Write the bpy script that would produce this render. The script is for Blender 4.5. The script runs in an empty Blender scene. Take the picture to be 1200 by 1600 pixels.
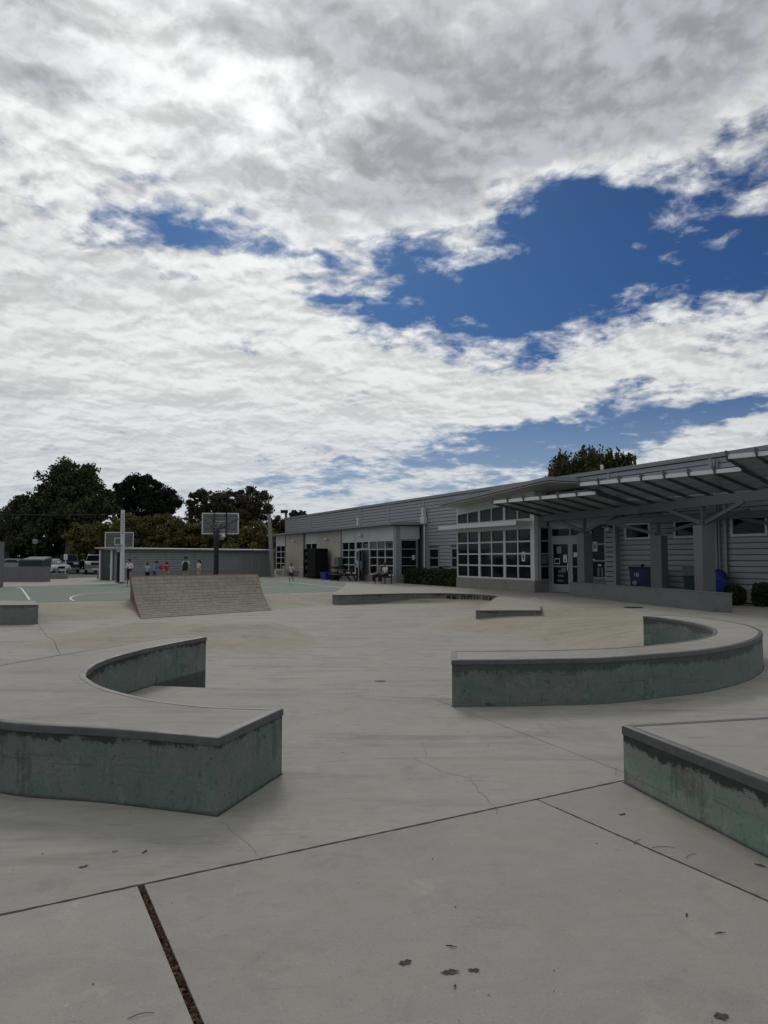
import bpy, bmesh, math, random
import numpy as np
from mathutils import Vector, Matrix, noise
R = math.radians
sc = bpy.context.scene
col = sc.collection
random.seed(7)

# ------------------------------------------------------------------ camera
F, H, TH = 1155.0, 1.6, math.atan(71 / 1155)
cd = bpy.data.cameras.new('camera')
cam = bpy.data.objects.new('camera', cd)
col.objects.link(cam)
cam.location = (0, 0, H)
cam.rotation_euler = (math.pi / 2 + TH, 0, 0)
cd.sensor_fit = 'VERTICAL'
cd.sensor_height = 36
cd.lens = 36 * F / 1600
cd.clip_start = 0.05
cd.clip_end = 3000
sc.camera = cam
sc.render.resolution_x, sc.render.resolution_y = 768, 1024
sc.view_settings.view_transform = 'Standard'
sc.view_settings.look = 'None'
sc.view_settings.gamma = 1
sc.view_settings.use_curve_mapping = False
sc.view_settings.exposure = -0.10
sc.cycles.use_denoising = True


def ray(px, py):
    a, b = (px - 600) / F, (800 - py) / F
    c, s = math.cos(TH), math.sin(TH)
    return Vector((a, c - s * b, s + c * b))


def G(px, py, z=0.0):
    d = ray(px, py)
    t = (z - H) / d.z
    return Vector((d.x * t, d.y * t, z))


# ------------------------------------------------------------------ sky
SUN_EL, SUN_AZ = R(36), R(-9)          # azimuth from +Y, negative = left
w = bpy.data.worlds.new('World')
sc.world = w
w.use_nodes = True
wt = w.node_tree
wt.nodes.clear()
w.cycles.sampling_method = 'MANUAL'
w.cycles.sample_map_resolution = 512


class NT:
    """tiny expression helper over a node tree"""

    def __init__(s, t):
        s.t = t

    def n(s, typ, **kw):
        nd = s.t.nodes.new(typ)
        for k, v in kw.items():
            setattr(nd, k, v)
        return nd

    def put(s, sock, v):
        if hasattr(v, 'is_output'):
            s.t.links.new(v, sock)
        elif v is not None:
            try:
                sock.default_value = v
            except Exception:
                sock.default_value = tuple(v) + (1.0,)

    def m(s, op, a, b=None, c=None, clamp=False):
        nd = s.n('ShaderNodeMath', operation=op, use_clamp=clamp)
        for i, v in enumerate((a, b, c)):
            if v is not None:
                s.put(nd.inputs[i], v)
        return nd.outputs[0]

    def add(s, a, b): return s.m('ADD', a, b)
    def sub(s, a, b): return s.m('SUBTRACT', a, b)
    def mul(s, a, b): return s.m('MULTIPLY', a, b)
    def div(s, a, b): return s.m('DIVIDE', a, b)

    def comb(s, x, y, z):
        nd = s.n('ShaderNodeCombineXYZ')
        for i, v in enumerate((x, y, z)):
            s.put(nd.inputs[i], v)
        return nd.outputs[0]

    def sep(s, v):
        nd = s.n('ShaderNodeSeparateXYZ')
        s.put(nd.inputs[0], v)
        return nd.outputs

    def vm(s, op, a, b=None):
        nd = s.n('ShaderNodeVectorMath', operation=op)
        s.put(nd.inputs[0], a)
        if b is not None:
            if op == 'SCALE':
                s.put(nd.inputs['Scale'], b)
            else:
                s.put(nd.inputs[1], b)
        return nd.outputs[1] if op in ('LENGTH', 'DOT_PRODUCT', 'DISTANCE') else nd.outputs[0]

    def noise(s, vec, scale, detail=4, rough=0.5, dist=0.0, lac=2.0, color=False):
        nd = s.n('ShaderNodeTexNoise')
        if vec is not None:
            s.put(nd.inputs['Vector'], vec)
        for k, v in (('Scale', scale), ('Detail', detail), ('Roughness', rough), ('Distortion', dist), ('Lacunarity', lac)):
            nd.inputs[k].default_value = v
        return nd.outputs[1] if color else nd.outputs[0]

    def ss(s, x, a, b, lo=0.0, hi=1.0):
        nd = s.n('ShaderNodeMapRange', interpolation_type='SMOOTHSTEP')
        s.put(nd.inputs[0], x)
        for i, v in enumerate((a, b, lo, hi)):
            s.put(nd.inputs[i + 1], v)
        return nd.outputs[0]

    def mix(s, f, a, b, blend='MIX'):
        nd = s.n('ShaderNodeMix', data_type='RGBA', blend_type=blend)
        s.put(nd.inputs[0], f)
        for i, v in ((6, a), (7, b)):
            if isinstance(v, (tuple, list)):
                v = tuple(v[:3]) + (1.0,)
            s.put(nd.inputs[i], v)
        return nd.outputs[2]


def build_sky():
    t = NT(wt)
    d = t.n('ShaderNodeTexCoord').outputs['Generated']
    x, y, z = t.sep(d)
    zc = t.m('MAXIMUM', z, 0.0)
    k = t.div(1.35, t.add(zc, 0.19))
    q = t.comb(t.mul(x, k), t.mul(y, k), 0.0)            # a flat cloud deck seen in perspective
    az = t.m('ARCTAN2', x, y)
    el = t.m('ARCSINE', z)
    C5 = (0.5, 0.5, 0.5)
    wx, wy, _ = t.sep(t.vm('SUBTRACT', t.noise(q, 0.9, 5, 0.62, color=True), C5))
    azw = t.add(az, t.mul(wx, 0.34))
    elw = t.add(el, t.mul(wy, 0.16))

    def blob(px, py, sx, sy, rot, amp):
        dd = ray(px, py).normalized()
        a0, e0 = math.atan2(dd.x, dd.y), math.asin(dd.z)
        da, de = t.sub(azw, a0), t.sub(elw, e0)
        c, s_ = math.cos(R(rot)), math.sin(R(rot))
        u = t.mul(t.add(t.mul(da, c), t.mul(de, s_)), F / sx)
        v = t.mul(t.sub(t.mul(de, c), t.mul(da, s_)), F / sy)
        r2 = t.add(t.mul(u, u), t.mul(v, v))
        return t.mul(t.m('EXPONENT', t.mul(r2, -1.0)), amp)

    def total(L):
        o = L[0]
        for b in L[1:]:
            o = t.add(o, b)
        return o
    # breaks in the deck (blue) and thick banks
    gaps = total([blob(300, 355, 130, 38, -4, 0.37), blob(430, 385, 90, 30, -8, 0.24), blob(860, 325, 120, 66, 14, 0.50), blob(830, 425, 170, 62, 8, 0.44),
                  blob(575, 490, 140, 42, 0, 0.47), blob(640, 420, 70, 40, 0, 0.24), blob(1060, 300, 150, 90, 30, 0.22), blob(1090, 450, 110, 60, 10, 0.20),
                  blob(820, 695, 170, 30, 4, 0.40), blob(1100, 630, 170, 26, 12, 0.30), blob(480, 765, 90, 14, 0, 0.30), blob(690, 740, 140, 16, 0, 0.20)])
    fill = total([blob(430, 150, 620, 150, 0, 0.42), blob(140, 560, 480, 190, 0, 0.36), blob(960, 90, 380, 110, 14, 0.46),
                  blob(940, 560, 270, 34, 10, 0.30), blob(1130, 690, 150, 24, 14, 0.30), blob(480, 640, 240, 70, 0, 0.26)])
    q1 = t.vm('ADD', q, t.vm('SCALE', t.vm('SUBTRACT', t.noise(q, 2.2, 4, 0.6, color=True), C5), 0.16))
    qs = t.vm('MULTIPLY', q1, (1.05, 1.0, 1.0))
    big = t.sub(t.noise(q1, 0.8, 5, 0.55), 0.5)
    mid = t.sub(t.noise(qs, 2.6, 9, 0.60), 0.5)
    small = t.sub(t.noise(t.vm('ADD', qs, (3.1, 7.7, 0)), 10.0, 6, 0.58), 0.5)
    n = t.add(t.add(t.mul(big, 0.8), t.mul(mid, 1.35)), t.mul(small, 0.70))
    n = t.sub(t.add(t.add(n, 0.60), fill), gaps)
    cov = t.ss(n, 0.36, 0.74)
    # relief of the deck: slope of the thickness towards the sun gives lit and shaded puffs
    sunq = Vector((math.sin(SUN_AZ), math.cos(SUN_AZ), 0)) * 0.035
    mids = t.noise(qs, 2.6, 6, 0.56)
    rel = t.sub(mids, t.noise(t.vm('ADD', qs, tuple(sunq)), 2.6, 6, 0.56))
    # thick grey undersides high in the sky
    deck = t.ss(t.add(el, t.mul(wy, 0.22)), 0.27, 0.46)
    lump = t.noise(t.vm('ADD', q1, (11.0, 4.0, 0)), 1.5, 9, 0.62)
    right = t.ss(t.add(az, t.mul(wx, 0.5)), -0.16, 0.16)
    th = t.ss(t.add(lump, t.mul(right, 0.15)), 0.41, 0.58)
    thick = t.mul(deck, th)
    low = t.mul(t.ss(t.noise(t.vm('MULTIPLY', q1, (0.8, 1.0, 1)), 1.2, 7, 0.60), 0.52, 0.70), 0.55)
    thick = t.m('MAXIMUM', thick, low)
    thick = t.mul(thick, t.ss(n, 0.62, 1.0))            # thin rims stay bright
    sd = Vector((math.sin(SUN_AZ) * math.cos(SUN_EL), math.cos(SUN_AZ) * math.cos(SUN_EL), math.sin(SUN_EL)))
    cosg = t.vm('DOT_PRODUCT', d, tuple(sd))
    glow = t.m('EXPONENT', t.mul(t.sub(cosg, 1.0), 16.0))
    white = t.mix(t.mul(glow, 0.6), (0.80, 0.808, 0.805), (1.04, 1.05, 1.06))
    grey = t.mix(t.mul(glow, 0.5), (0.43, 0.448, 0.485), (0.64, 0.655, 0.685))
    cl = t.mix(thick, white, grey)
    sh = t.add(t.mul(small, 0.38), t.add(t.mul(rel, 2.6), t.mul(t.sub(mids, 0.5), 0.35)))
    cl = t.vm('SCALE', cl, t.ss(sh, -0.22, 0.20, t.ss(el, 0.22, 0.5, 0.78, 0.72), t.ss(el, 0.22, 0.5, 1.07, 1.16)))
    sky = t.n('ShaderNodeTexSky', sky_type='NISHITA', sun_disc=False, sun_elevation=SUN_EL,
              sun_rotation=SUN_AZ, altitude=50, air_density=1.0, dust_density=0.6, ozone_density=2.0)
    cl = t.vm('SCALE', cl, 10.0)
    blue = t.mix(1.0, sky.outputs[0], (0.108, 0.215, 0.385), 'MULTIPLY')
    out = t.mix(cov, blue, cl)
    # pale air towards the horizon
    hz = t.ss(el, 0.0, 0.26, 0.58, 0.0)
    out = t.mix(hz, out, (5.0, 5.75, 6.6))
    bg = t.n('ShaderNodeBackground')
    t.put(bg.inputs[0], out)
    bg.inputs[1].default_value = 0.1
    o = t.n('ShaderNodeOutputWorld')
    wt.links.new(bg.outputs[0], o.inputs[0])


build_sky()

sl = bpy.data.lights.new('sun', 'SUN')
sl.energy = 0.9
sl.angle = R(14)
sl.color = (1.0, 0.965, 0.91)
sun = bpy.data.objects.new('sun', sl)
col.objects.link(sun)
sun.rotation_euler = (math.pi / 2 - SUN_EL, 0, math.pi - SUN_AZ)
sun.location = (0, 0, 60)

# ------------------------------------------------------------------ helpers


def tag(o, label=None, cat=None, group=None, kind=None):
    if label: o['label'] = label
    if cat: o['category'] = cat
    if group: o['group'] = group
    if kind: o['kind'] = kind
    return o


def empty(name, loc=(0, 0, 0), rz=0.0, label=None, cat=None, group=None, kind=None):
    o = bpy.data.objects.new(name, None)
    col.objects.link(o)
    o.location = loc
    o.rotation_euler = (0, 0, rz)
    o.empty_display_size = 0.2
    return tag(o, label, cat, group, kind)


def link_mesh(name, me, m, parent=None, loc=(0, 0, 0), rz=0.0):
    o = bpy.data.objects.new(name, me)
    col.objects.link(o)
    if m is not None and not me.materials:
        for mm in (m if isinstance(m, (list, tuple)) else [m]):
            me.materials.append(mm)
    o.parent = parent
    o.location = loc
    o.rotation_euler = (0, 0, rz)
    return o


class MB:
    def __init__(s):
        s.v, s.f = [], []

    def poly(s, pts):
        i = len(s.v)
        s.v += [tuple(p) for p in pts]
        s.f.append(tuple(range(i, i + len(pts))))
        return s

    def box(s, x0, x1, y0, y1, z0, z1):
        i = len(s.v)
        s.v += [(x, y, z) for z in (z0, z1) for x, y in ((x0, y0), (x1, y0), (x1, y1), (x0, y1))]
        s.f += [tuple(i + k for k in q) for q in ((3, 2, 1, 0), (4, 5, 6, 7), (0, 1, 5, 4), (1, 2, 6, 5), (2, 3, 7, 6), (3, 0, 4, 7))]
        return s

    def hexa(s, low, high):
        """low / high: four points each, counter-clockwise seen from above"""
        i = len(s.v)
        s.v += [tuple(p) for p in low] + [tuple(p) for p in high]
        s.f += [tuple(i + k for k in q) for q in ((3, 2, 1, 0), (4, 5, 6, 7), (0, 1, 5, 4), (1, 2, 6, 5), (2, 3, 7, 6), (3, 0, 4, 7))]
        return s

    def prism(s, pts, z0, z1):
        n = len(pts)
        i = len(s.v)
        s.v += [(p[0], p[1], z0) for p in pts] + [(p[0], p[1], z1) for p in pts]
        s.f.append(tuple(i + k for k in reversed(range(n))))
        s.f.append(tuple(i + n + k for k in range(n)))
        for k in range(n):
            j = (k + 1) % n
            s.f.append((i + k, i + j, i + n + j, i + n + k))
        return s

    def tube(s, pts, r, n=8, cap=True):
        pts = [Vector(p) for p in pts]
        rs = r if isinstance(r, (list, tuple)) else [r] * len(pts)
        i0 = len(s.v)
        up = None
        for k, p in enumerate(pts):
            a = pts[max(k - 1, 0)]
            b = pts[min(k + 1, len(pts) - 1)]
            dd = (b - a).normalized()
            if up is None:
                up = Vector((0, 0, 1)) if abs(dd.z) < 0.9 else Vector((1, 0, 0))
            sx = dd.cross(up).normalized()
            up = sx.cross(dd).normalized()
            for j in range(n):
                an = 2 * math.pi * j / n
                s.v.append(tuple(p + (sx * math.cos(an) + up * math.sin(an)) * rs[k]))
        for k in range(len(pts) - 1):
            for j in range(n):
                a, b = i0 + k * n + j, i0 + k * n + (j + 1) % n
                s.f.append((a, a + n, b + n, b)[::-1])
        if cap:
            s.f.append(tuple(i0 + j for j in range(n))[::-1])
            s.f.append(tuple(i0 + (len(pts) - 1) * n + j for j in range(n)))
        return s

    def bar(s, a, b, wd, ht):
        """rectangular bar between two points; wd horizontal, ht the other way"""
        a, b = Vector(a), Vector(b)
        dd = (b - a).normalized()
        up = Vector((0, 0, 1)) if abs(dd.z) < 0.95 else Vector((0, 1, 0))
        sx = dd.cross(up).normalized() * wd / 2
        uu = sx.cross(dd).normalized() * ht / 2
        return s.hexa([a - sx - uu, a + sx - uu, b + sx - uu, b - sx - uu], [a - sx + uu, a + sx + uu, b + sx + uu, b - sx + uu])

    def lathe(s, prof, n=16, c=(0, 0, 0)):
        i0 = len(s.v)
        for r, z in prof:
            for j in range(n):
                an = 2 * math.pi * j / n
                s.v.append((c[0] + r * math.cos(an), c[1] + r * math.sin(an), c[2] + z))
        for k in range(len(prof) - 1):
            for j in range(n):
                a, b = i0 + k * n + j, i0 + k * n + (j + 1) % n
                s.f.append((a, b, b + n, a + n))
        s.f.append(tuple(i0 + j for j in range(n))[::-1])
        s.f.append(tuple(i0 + (len(prof) - 1) * n + j for j in range(n)))
        return s

    def ball(s, c, r, n=10, sz=1.0):
        m = n // 2
        return s.lathe([(max(r * math.sin(math.pi * k / m), 0.001), -r * sz * math.cos(math.pi * k / m)) for k in range(m + 1)], n, c)

    def build(s, name, m, parent=None, loc=(0, 0, 0), rz=0.0, smooth=False, bevel=0.0):
        me = bpy.data.meshes.new(name)
        me.from_pydata(s.v, [], s.f)
        if bevel or True:
            bm = bmesh.new()
            bm.from_mesh(me)
            if bevel:
                bmesh.ops.bevel(bm, geom=[e for e in bm.edges if e.is_manifold and e.calc_face_angle(0) > 0.5], offset=bevel, segments=2, profile=0.6, affect='EDGES', clamp_overlap=True)
            bmesh.ops.recalc_face_normals(bm, faces=bm.faces)
            if smooth:
                for f in bm.faces: f.smooth = True
                for e in bm.edges:
                    if e.is_manifold and e.calc_face_angle(0) > R(45): e.smooth = False
            bm.to_mesh(me)
            bm.free()
        return link_mesh(name, me, m, parent, loc, rz)


# ------------------------------------------------------------------ materials
M = {}


def pbr(name, base, rough=0.7, metal=0.0, spec=0.5, var=0.12, scale=6.0, bump=0.0, bscale=60.0, alpha=1.0):
    m = bpy.data.materials.new(name)
    m.use_nodes = True
    t = NT(m.node_tree)
    b = m.node_tree.nodes['Principled BSDF']
    geo = t.n('ShaderNodeNewGeometry').outputs['Position']
    n = t.noise(geo, scale, 5, 0.6)
    k = t.add(1.0 - var / 2, t.mul(n, var))
    if var > 0:
        t.put(b.inputs['Base Color'], t.vm('SCALE', tuple(base), k))
    else:
        b.inputs['Base Color'].default_value = tuple(base) + (1,)
    b.inputs['Roughness'].default_value = rough
    b.inputs['Metallic'].default_value = metal
    b.inputs['Specular IOR Level'].default_value = spec
    b.inputs['Alpha'].default_value = alpha
    if bump:
        bn = t.n('ShaderNodeBump')
        bn.inputs['Strength'].default_value = bump
        bn.inputs['Distance'].default_value = 0.01
        t.put(bn.inputs['Height'], t.noise(geo, bscale, 4, 0.6))
        t.put(b.inputs['Normal'], bn.outputs[0])
    M[name] = m
    return m


def concrete(name, base, tan=None, speck=0.0, streak=0.0, patch=0.25, seed=0.0, spec=0.25, rv=0.08):
    m = bpy.data.materials.new(name)
    m.use_nodes = True
    t = NT(m.node_tree)
    b = m.node_tree.nodes['Principled BSDF']
    p = t.vm('ADD', t.n('ShaderNodeNewGeometry').outputs['Position'], (seed, seed * 1.7, 0))
    c = tuple(base)
    if tan:
        at = t.n('ShaderNodeAttribute', attribute_name='tan')
        c = t.mix(at.outputs['Fac'], c, tan)
    rnd = t.n('ShaderNodeObjectInfo').outputs['Random']
    k = t.add(1.0 - rv / 2, t.mul(rnd, rv))
    k = t.mul(k, t.add(1.0 - patch * 0.5, t.mul(t.noise(p, 0.55, 7, 0.62, 0.4), patch)))
    k = t.mul(k, t.add(0.84, t.mul(t.noise(p, 4.5, 9, 0.72), 0.32)))
    mott = t.ss(t.noise(p, 1.7, 10, 0.74, 0.5), 0.53, 0.70)
    k = t.mul(k, t.sub(1.0, t.mul(mott, 0.20)))
    # broad faint water marks
    wm = t.ss(t.noise(t.vm('ADD', p, (1.0, 9.0, 0)), 0.8, 10, 0.7, 0.8), 0.50, 0.60)
    k = t.mul(k, t.sub(1.0, t.mul(wm, 0.085)))
    pale = t.ss(t.noise(t.vm('ADD', p, (7.0, 3.0, 0)), 2.6, 10, 0.75, 0.4), 0.56, 0.70)
    k = t.mul(k, t.add(1.0, t.mul(pale, 0.14)))
    k = t.mul(k, t.add(0.93, t.mul(t.noise(p, 55.0, 4, 0.7), 0.14)))
    # fine fibrous trowel / wash marks
    p2 = t.vm('MULTIPLY', p, (1.6, 9.0, 1.0))
    fib = t.ss(t.noise(p2, 2.2, 9, 0.76, 0.6), 0.53, 0.68)
    k = t.mul(k, t.sub(1.0, t.mul(fib, 0.07 + streak * 0.36)))
    p4 = t.vm('MULTIPLY', p, (0.45, 2.6, 1.0))
    dk = t.mul(t.ss(t.noise(p4, 0.9, 9, 0.68, 0.5), 0.50, 0.68), streak)
    k = t.mul(k, t.sub(1.0, t.mul(dk, 0.55)))
    # spots of old gum and oil
    vo = t.n('ShaderNodeTexVoronoi')
    t.put(vo.inputs['Vector'], t.vm('ADD', p, t.vm('SCALE', t.noise(p, 9.0, 3, 0.6, color=True), 0.12)))
    vo.inputs['Scale'].default_value = 1.5
    rr = t.sep(vo.outputs['Color'])[0]
    spot = t.mul(t.ss(vo.outputs['Distance'], 0.035, 0.012), t.m('GREATER_THAN', rr, 0.72))
    k = t.mul(k, t.sub(1.0, t.mul(spot, 0.4)))
    if speck:
        g = t.noise(p, 120.0, 3, 0.6)
        k = t.mul(k, t.add(1.0, t.mul(t.ss(g, 0.60, 0.72), speck)))
        k = t.mul(k, t.sub(1.0, t.mul(t.ss(g, 0.42, 0.30), speck)))
        g2 = t.noise(p, 62.0, 2, 0.5)
        k = t.mul(k, t.sub(1.0, t.mul(t.ss(g2, 0.36, 0.28), speck * 0.8)))
        k = t.mul(k, t.add(1.0, t.mul(t.ss(g2, 0.68, 0.74), speck * 1.3)))
    warm = t.noise(p, 1.3, 4, 0.6)
    cc = t.vm('SCALE', c, k)
    cc = t.mix(t.mul(t.ss(warm, 0.45, 0.7), 0.35), cc, t.vm('MULTIPLY', cc, (1.03, 0.995, 0.95)))
    t.put(b.inputs['Base Color'], cc)
    b.inputs['Roughness'].default_value = 0.82
    b.inputs['Specular IOR Level'].default_value = spec
    bn = t.n('ShaderNodeBump')
    bn.inputs['Strength'].default_value = 0.25
    bn.inputs['Distance'].default_value = 0.006
    t.put(bn.inputs['Height'], t.add(t.noise(p, 90.0, 3, 0.7), t.noise(p, 7.0, 5, 0.6)))
    t.put(b.inputs['Normal'], bn.outputs[0])
    M[name] = m
    return m


def ledge_mat(name, green, top, h, amount=1.0, seed=0.0, grey=(0.165, 0.17, 0.158), worn_amt=0.5, lip=0.0):
    """weathered green-stained concrete with black wax and grime under the steel edge"""
    m = bpy.data.materials.new(name)
    m.use_nodes = True
    t = NT(m.node_tree)
    b = m.node_tree.nodes['Principled BSDF']
    pos = t.n('ShaderNodeNewGeometry').outputs['Position']
    p = t.vm('ADD', pos, (seed, seed * 2.3, 0))
    z = t.sep(pos)[2]
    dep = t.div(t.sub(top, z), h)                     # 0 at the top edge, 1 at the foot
    base = t.mix(t.ss(t.noise(p, 1.7, 9, 0.72, 0.4), 0.46, 0.58), tuple(green), tuple(grey))
    base = t.mix(t.mul(t.ss(t.noise(p, 6.0, 9, 0.78, 0.4), 0.53, 0.62), 0.45), base, tuple(1.45 * g for g in grey))
    worn = t.mul(t.ss(t.add(dep, t.mul(t.sub(t.noise(p, 3.0, 8, 0.72), 0.5), 1.1)), 0.50, 0.22), 0.75 * worn_amt)
    base = t.mix(worn, base, tuple(1.15 * g for g in grey))
    pv = t.vm('MULTIPLY', p, (1.0, 1.0, 0.14))
    run = t.add(t.noise(pv, 13.0, 7, 0.72), t.mul(t.sub(t.noise(p, 2.2, 6, 0.7), 0.5), 0.8))
    runs = t.mul(t.ss(run, 0.54, 0.68), 0.38 * amount)
    ph = t.vm('MULTIPLY', p, (0.3, 0.3, 7.0))
    lines = t.mul(t.ss(t.noise(ph, 3.0, 8, 0.75, 0.3), 0.56, 0.66), 0.26)
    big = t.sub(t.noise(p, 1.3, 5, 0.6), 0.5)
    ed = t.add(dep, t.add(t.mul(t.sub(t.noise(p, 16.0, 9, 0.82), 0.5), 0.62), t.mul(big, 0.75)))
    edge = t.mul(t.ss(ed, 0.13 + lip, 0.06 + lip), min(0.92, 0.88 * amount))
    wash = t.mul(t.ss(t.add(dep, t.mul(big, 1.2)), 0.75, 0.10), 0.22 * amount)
    blot = t.mul(t.ss(t.noise(p, 5.3, 12, 0.86, 0.2), 0.565, 0.62), 0.68)
    spk = t.mul(t.ss(t.noise(p, 36.0, 8, 0.85), 0.57, 0.62), 0.72)
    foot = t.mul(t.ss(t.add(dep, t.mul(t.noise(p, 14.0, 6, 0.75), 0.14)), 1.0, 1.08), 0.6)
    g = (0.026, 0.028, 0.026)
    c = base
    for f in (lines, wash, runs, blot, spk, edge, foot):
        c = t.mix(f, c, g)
    scr = t.mul(t.ss(t.noise(t.vm('MULTIPLY', p, (3.0, 3.0, 60.0)), 2.0, 4, 0.7, 1.2), 0.66, 0.70), 0.35)
    c = t.mix(scr, c, (0.32, 0.33, 0.31))
    c = t.vm('SCALE', c, t.add(0.55, t.mul(t.noise(p, 42.0, 9, 0.85), 0.90)))
    t.put(b.inputs['Base Color'], c)
    b.inputs['Roughness'].default_value = 0.78
    b.inputs['Specular IOR Level'].default_value = 0.3
    bn = t.n('ShaderNodeBump')
    bn.inputs['Strength'].default_value = 0.8
    bn.inputs['Distance'].default_value = 0.006
    t.put(bn.inputs['Height'], t.add(t.noise(p, 45.0, 7, 0.8), t.mul(lines, -1.0)))
    t.put(b.inputs['Normal'], bn.outputs[0])
    M[name] = m
    return m


concrete('slab_near', (0.312, 0.300, 0.266), speck=0.26, patch=0.26)
concrete('slab_stained', (0.282, 0.266, 0.236), speck=0.14, patch=0.5, seed=2.2)
concrete('slab_mid', (0.322, 0.309, 0.273), tan=(0.312, 0.286, 0.225), speck=0.08, streak=0.42, patch=0.30, seed=3.1)
concrete('plaza_far', (0.305, 0.293, 0.260), streak=0.3, patch=0.3, seed=9.0)
concrete('ledge_top', (0.315, 0.302, 0.270), streak=0.35, patch=0.30, seed=5.0)
concrete('pad_top', (0.305, 0.288, 0.242), streak=0.2, patch=0.25, seed=6.0)
concrete('court_green', (0.150, 0.188, 0.158), streak=0.12, patch=0.22, seed=12.0)
concrete('asphalt', (0.060, 0.060, 0.062), streak=0.1, patch=0.3, seed=15.0)
concrete('grey_wall', (0.155, 0.158, 0.158), patch=0.18, seed=21.0)
concrete('plinth', (0.230, 0.225, 0.200), patch=0.35, seed=23.0)
concrete('brick_tan', (0.212, 0.190, 0.150), patch=0.55, streak=0.2, seed=30.0, rv=0.20)
concrete('brick_red', (0.200, 0.110, 0.070), patch=0.3, seed=31.0)
ledge_mat('ledge_left_face', (0.118, 0.166, 0.143), 0.42, 0.42, 1.0, 0.0, (0.158, 0.172, 0.157))
ledge_mat('ledge_right_face', (0.114, 0.163, 0.141), 0.42, 0.45, 0.7, 4.0, (0.152, 0.168, 0.154))
ledge_mat('ledge_near_face', (0.195, 0.268, 0.222), 0.34, 0.34, 1.1, 8.0, (0.245, 0.250, 0.226), 1.0, 0.06)
ledge_mat('ledge_far_face', (0.140, 0.170, 0.158), 0.15, 0.6, 0.4, 13.0)
ledge_mat('pad_face', (0.165, 0.178, 0.160), -0.02, 0.42, 1.2, 17.0)
pbr('steel_edge', (0.080, 0.081, 0.081), 0.55, 0.1, var=0.8, scale=16, bump=0.15)
pbr('soil', (0.040, 0.030, 0.022), 0.95, bump=0.5, var=0.5)
pbr('mulch', (0.125, 0.072, 0.046), 0.95, var=1.5, scale=90)
pbr('leaf_dry', (0.060, 0.054, 0.046), 0.9, var=0.6, scale=30)
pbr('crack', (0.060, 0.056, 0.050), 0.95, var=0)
pbr('mortar', (0.160, 0.142, 0.110), 0.95, var=0.5)
pbr('white_line', (0.62, 0.63, 0.60), 0.7, var=0.25, scale=3)
pbr('siding', (0.275, 0.283, 0.298), 0.5, 0.15, var=0.12, scale=1.5)
pbr('siding_back_shade', (0.11, 0.113, 0.12), 0.7)  # dark backing tone paints in the shadow lines between planks
pbr('cap_metal', (0.215, 0.222, 0.230), 0.5, 0.2)
pbr('frame_white', (0.52, 0.53, 0.52), 0.45, var=0.06)
pbr('frame_grey', (0.26, 0.268, 0.27), 0.45, var=0.08)
pbr('panel_white', (0.47, 0.48, 0.46), 0.6, var=0.08)
pbr('soffit', (0.44, 0.43, 0.40), 0.7, var=0.08)
pbr('beige_wall', (0.42, 0.385, 0.31), 0.85, var=0.12, scale=1.2)
pbr('steel_grey', (0.072, 0.077, 0.080), 0.55, 0.1, var=0.2, scale=5)
pbr('canopy_metal', (0.170, 0.178, 0.180), 0.55, 0.3, var=0.15)
pbr('trim_bright', (0.62, 0.63, 0.63), 0.4, 0.2, var=0.1)
pbr('column_paint', (0.130, 0.135, 0.138), 0.75, var=0.15, scale=3, bump=0.15)
pbr('black', (0.005, 0.005, 0.0055), 0.8, var=0, spec=0.2)
pbr('black_metal', (0.010, 0.010, 0.011), 0.6, var=0.2, spec=0.3)
pbr('white_paint', (0.62, 0.62, 0.60), 0.5, var=0.1)
pbr('pole_white', (0.56, 0.57, 0.57), 0.5, var=0.3, scale=2)
pbr('pole_grey', (0.24, 0.235, 0.22), 0.8, var=0.4, scale=4)
pbr('paper', (0.55, 0.56, 0.55), 0.8, var=0.15, scale=30)
pbr('paper_blue', (0.20, 0.26, 0.30), 0.8, var=0.1)
pbr('blue_plastic', (0.008, 0.012, 0.065), 0.45, var=0.1)
pbr('blue_bright', (0.010, 0.020, 0.210), 0.45, var=0.1)
pbr('green_plastic', (0.012, 0.030, 0.024), 0.5, var=0.1)
pbr('grey_plastic', (0.11, 0.125, 0.12), 0.5, var=0.1)
pbr('shed_siding', (0.250, 0.260, 0.262), 0.7, var=0.7, scale=3.5)
pbr('shed_panel', (0.195, 0.202, 0.203), 0.6, var=0.15)
pbr('door_green', (0.022, 0.038, 0.032), 0.5, var=0.1)
pbr('bark', (0.075, 0.062, 0.048), 0.95, var=0.5, scale=5, bump=0.6, bscale=12)
pbr('bark_pale', (0.14, 0.13, 0.11), 0.95, var=0.5, scale=5)
pbr('car_white', (0.42, 0.43, 0.43), 0.3, var=0)
pbr('car_silver', (0.22, 0.225, 0.23), 0.3, 0.3, var=0)
pbr('car_dark', (0.020, 0.022, 0.026), 0.3, var=0)
pbr('rubber', (0.012, 0.012, 0.012), 0.9, var=0)
pbr('wood_table', (0.06, 0.045, 0.035), 0.8)
pbr('skin', (0.34, 0.20, 0.135), 0.6, var=0.05)
pbr('hair', (0.010, 0.008, 0.007), 0.5, var=0)
pbr('cloth_white', (0.56, 0.56, 0.56), 0.9, var=0.1)
pbr('cloth_lightblue', (0.30, 0.40, 0.50), 0.9, var=0.1)
pbr('cloth_lavender', (0.20, 0.24, 0.46), 0.9, var=0.15)
pbr('cloth_red', (0.45, 0.020, 0.030), 0.9, var=0.1)
pbr('cloth_navy', (0.010, 0.012, 0.030), 0.9, var=0.1)
pbr('cloth_black', (0.012, 0.012, 0.013), 0.9, var=0.1)
pbr('cloth_green', (0.012, 0.022, 0.018), 0.9, var=0.1)
pbr('cloth_tan', (0.32, 0.26, 0.20), 0.9, var=0.1)
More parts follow.
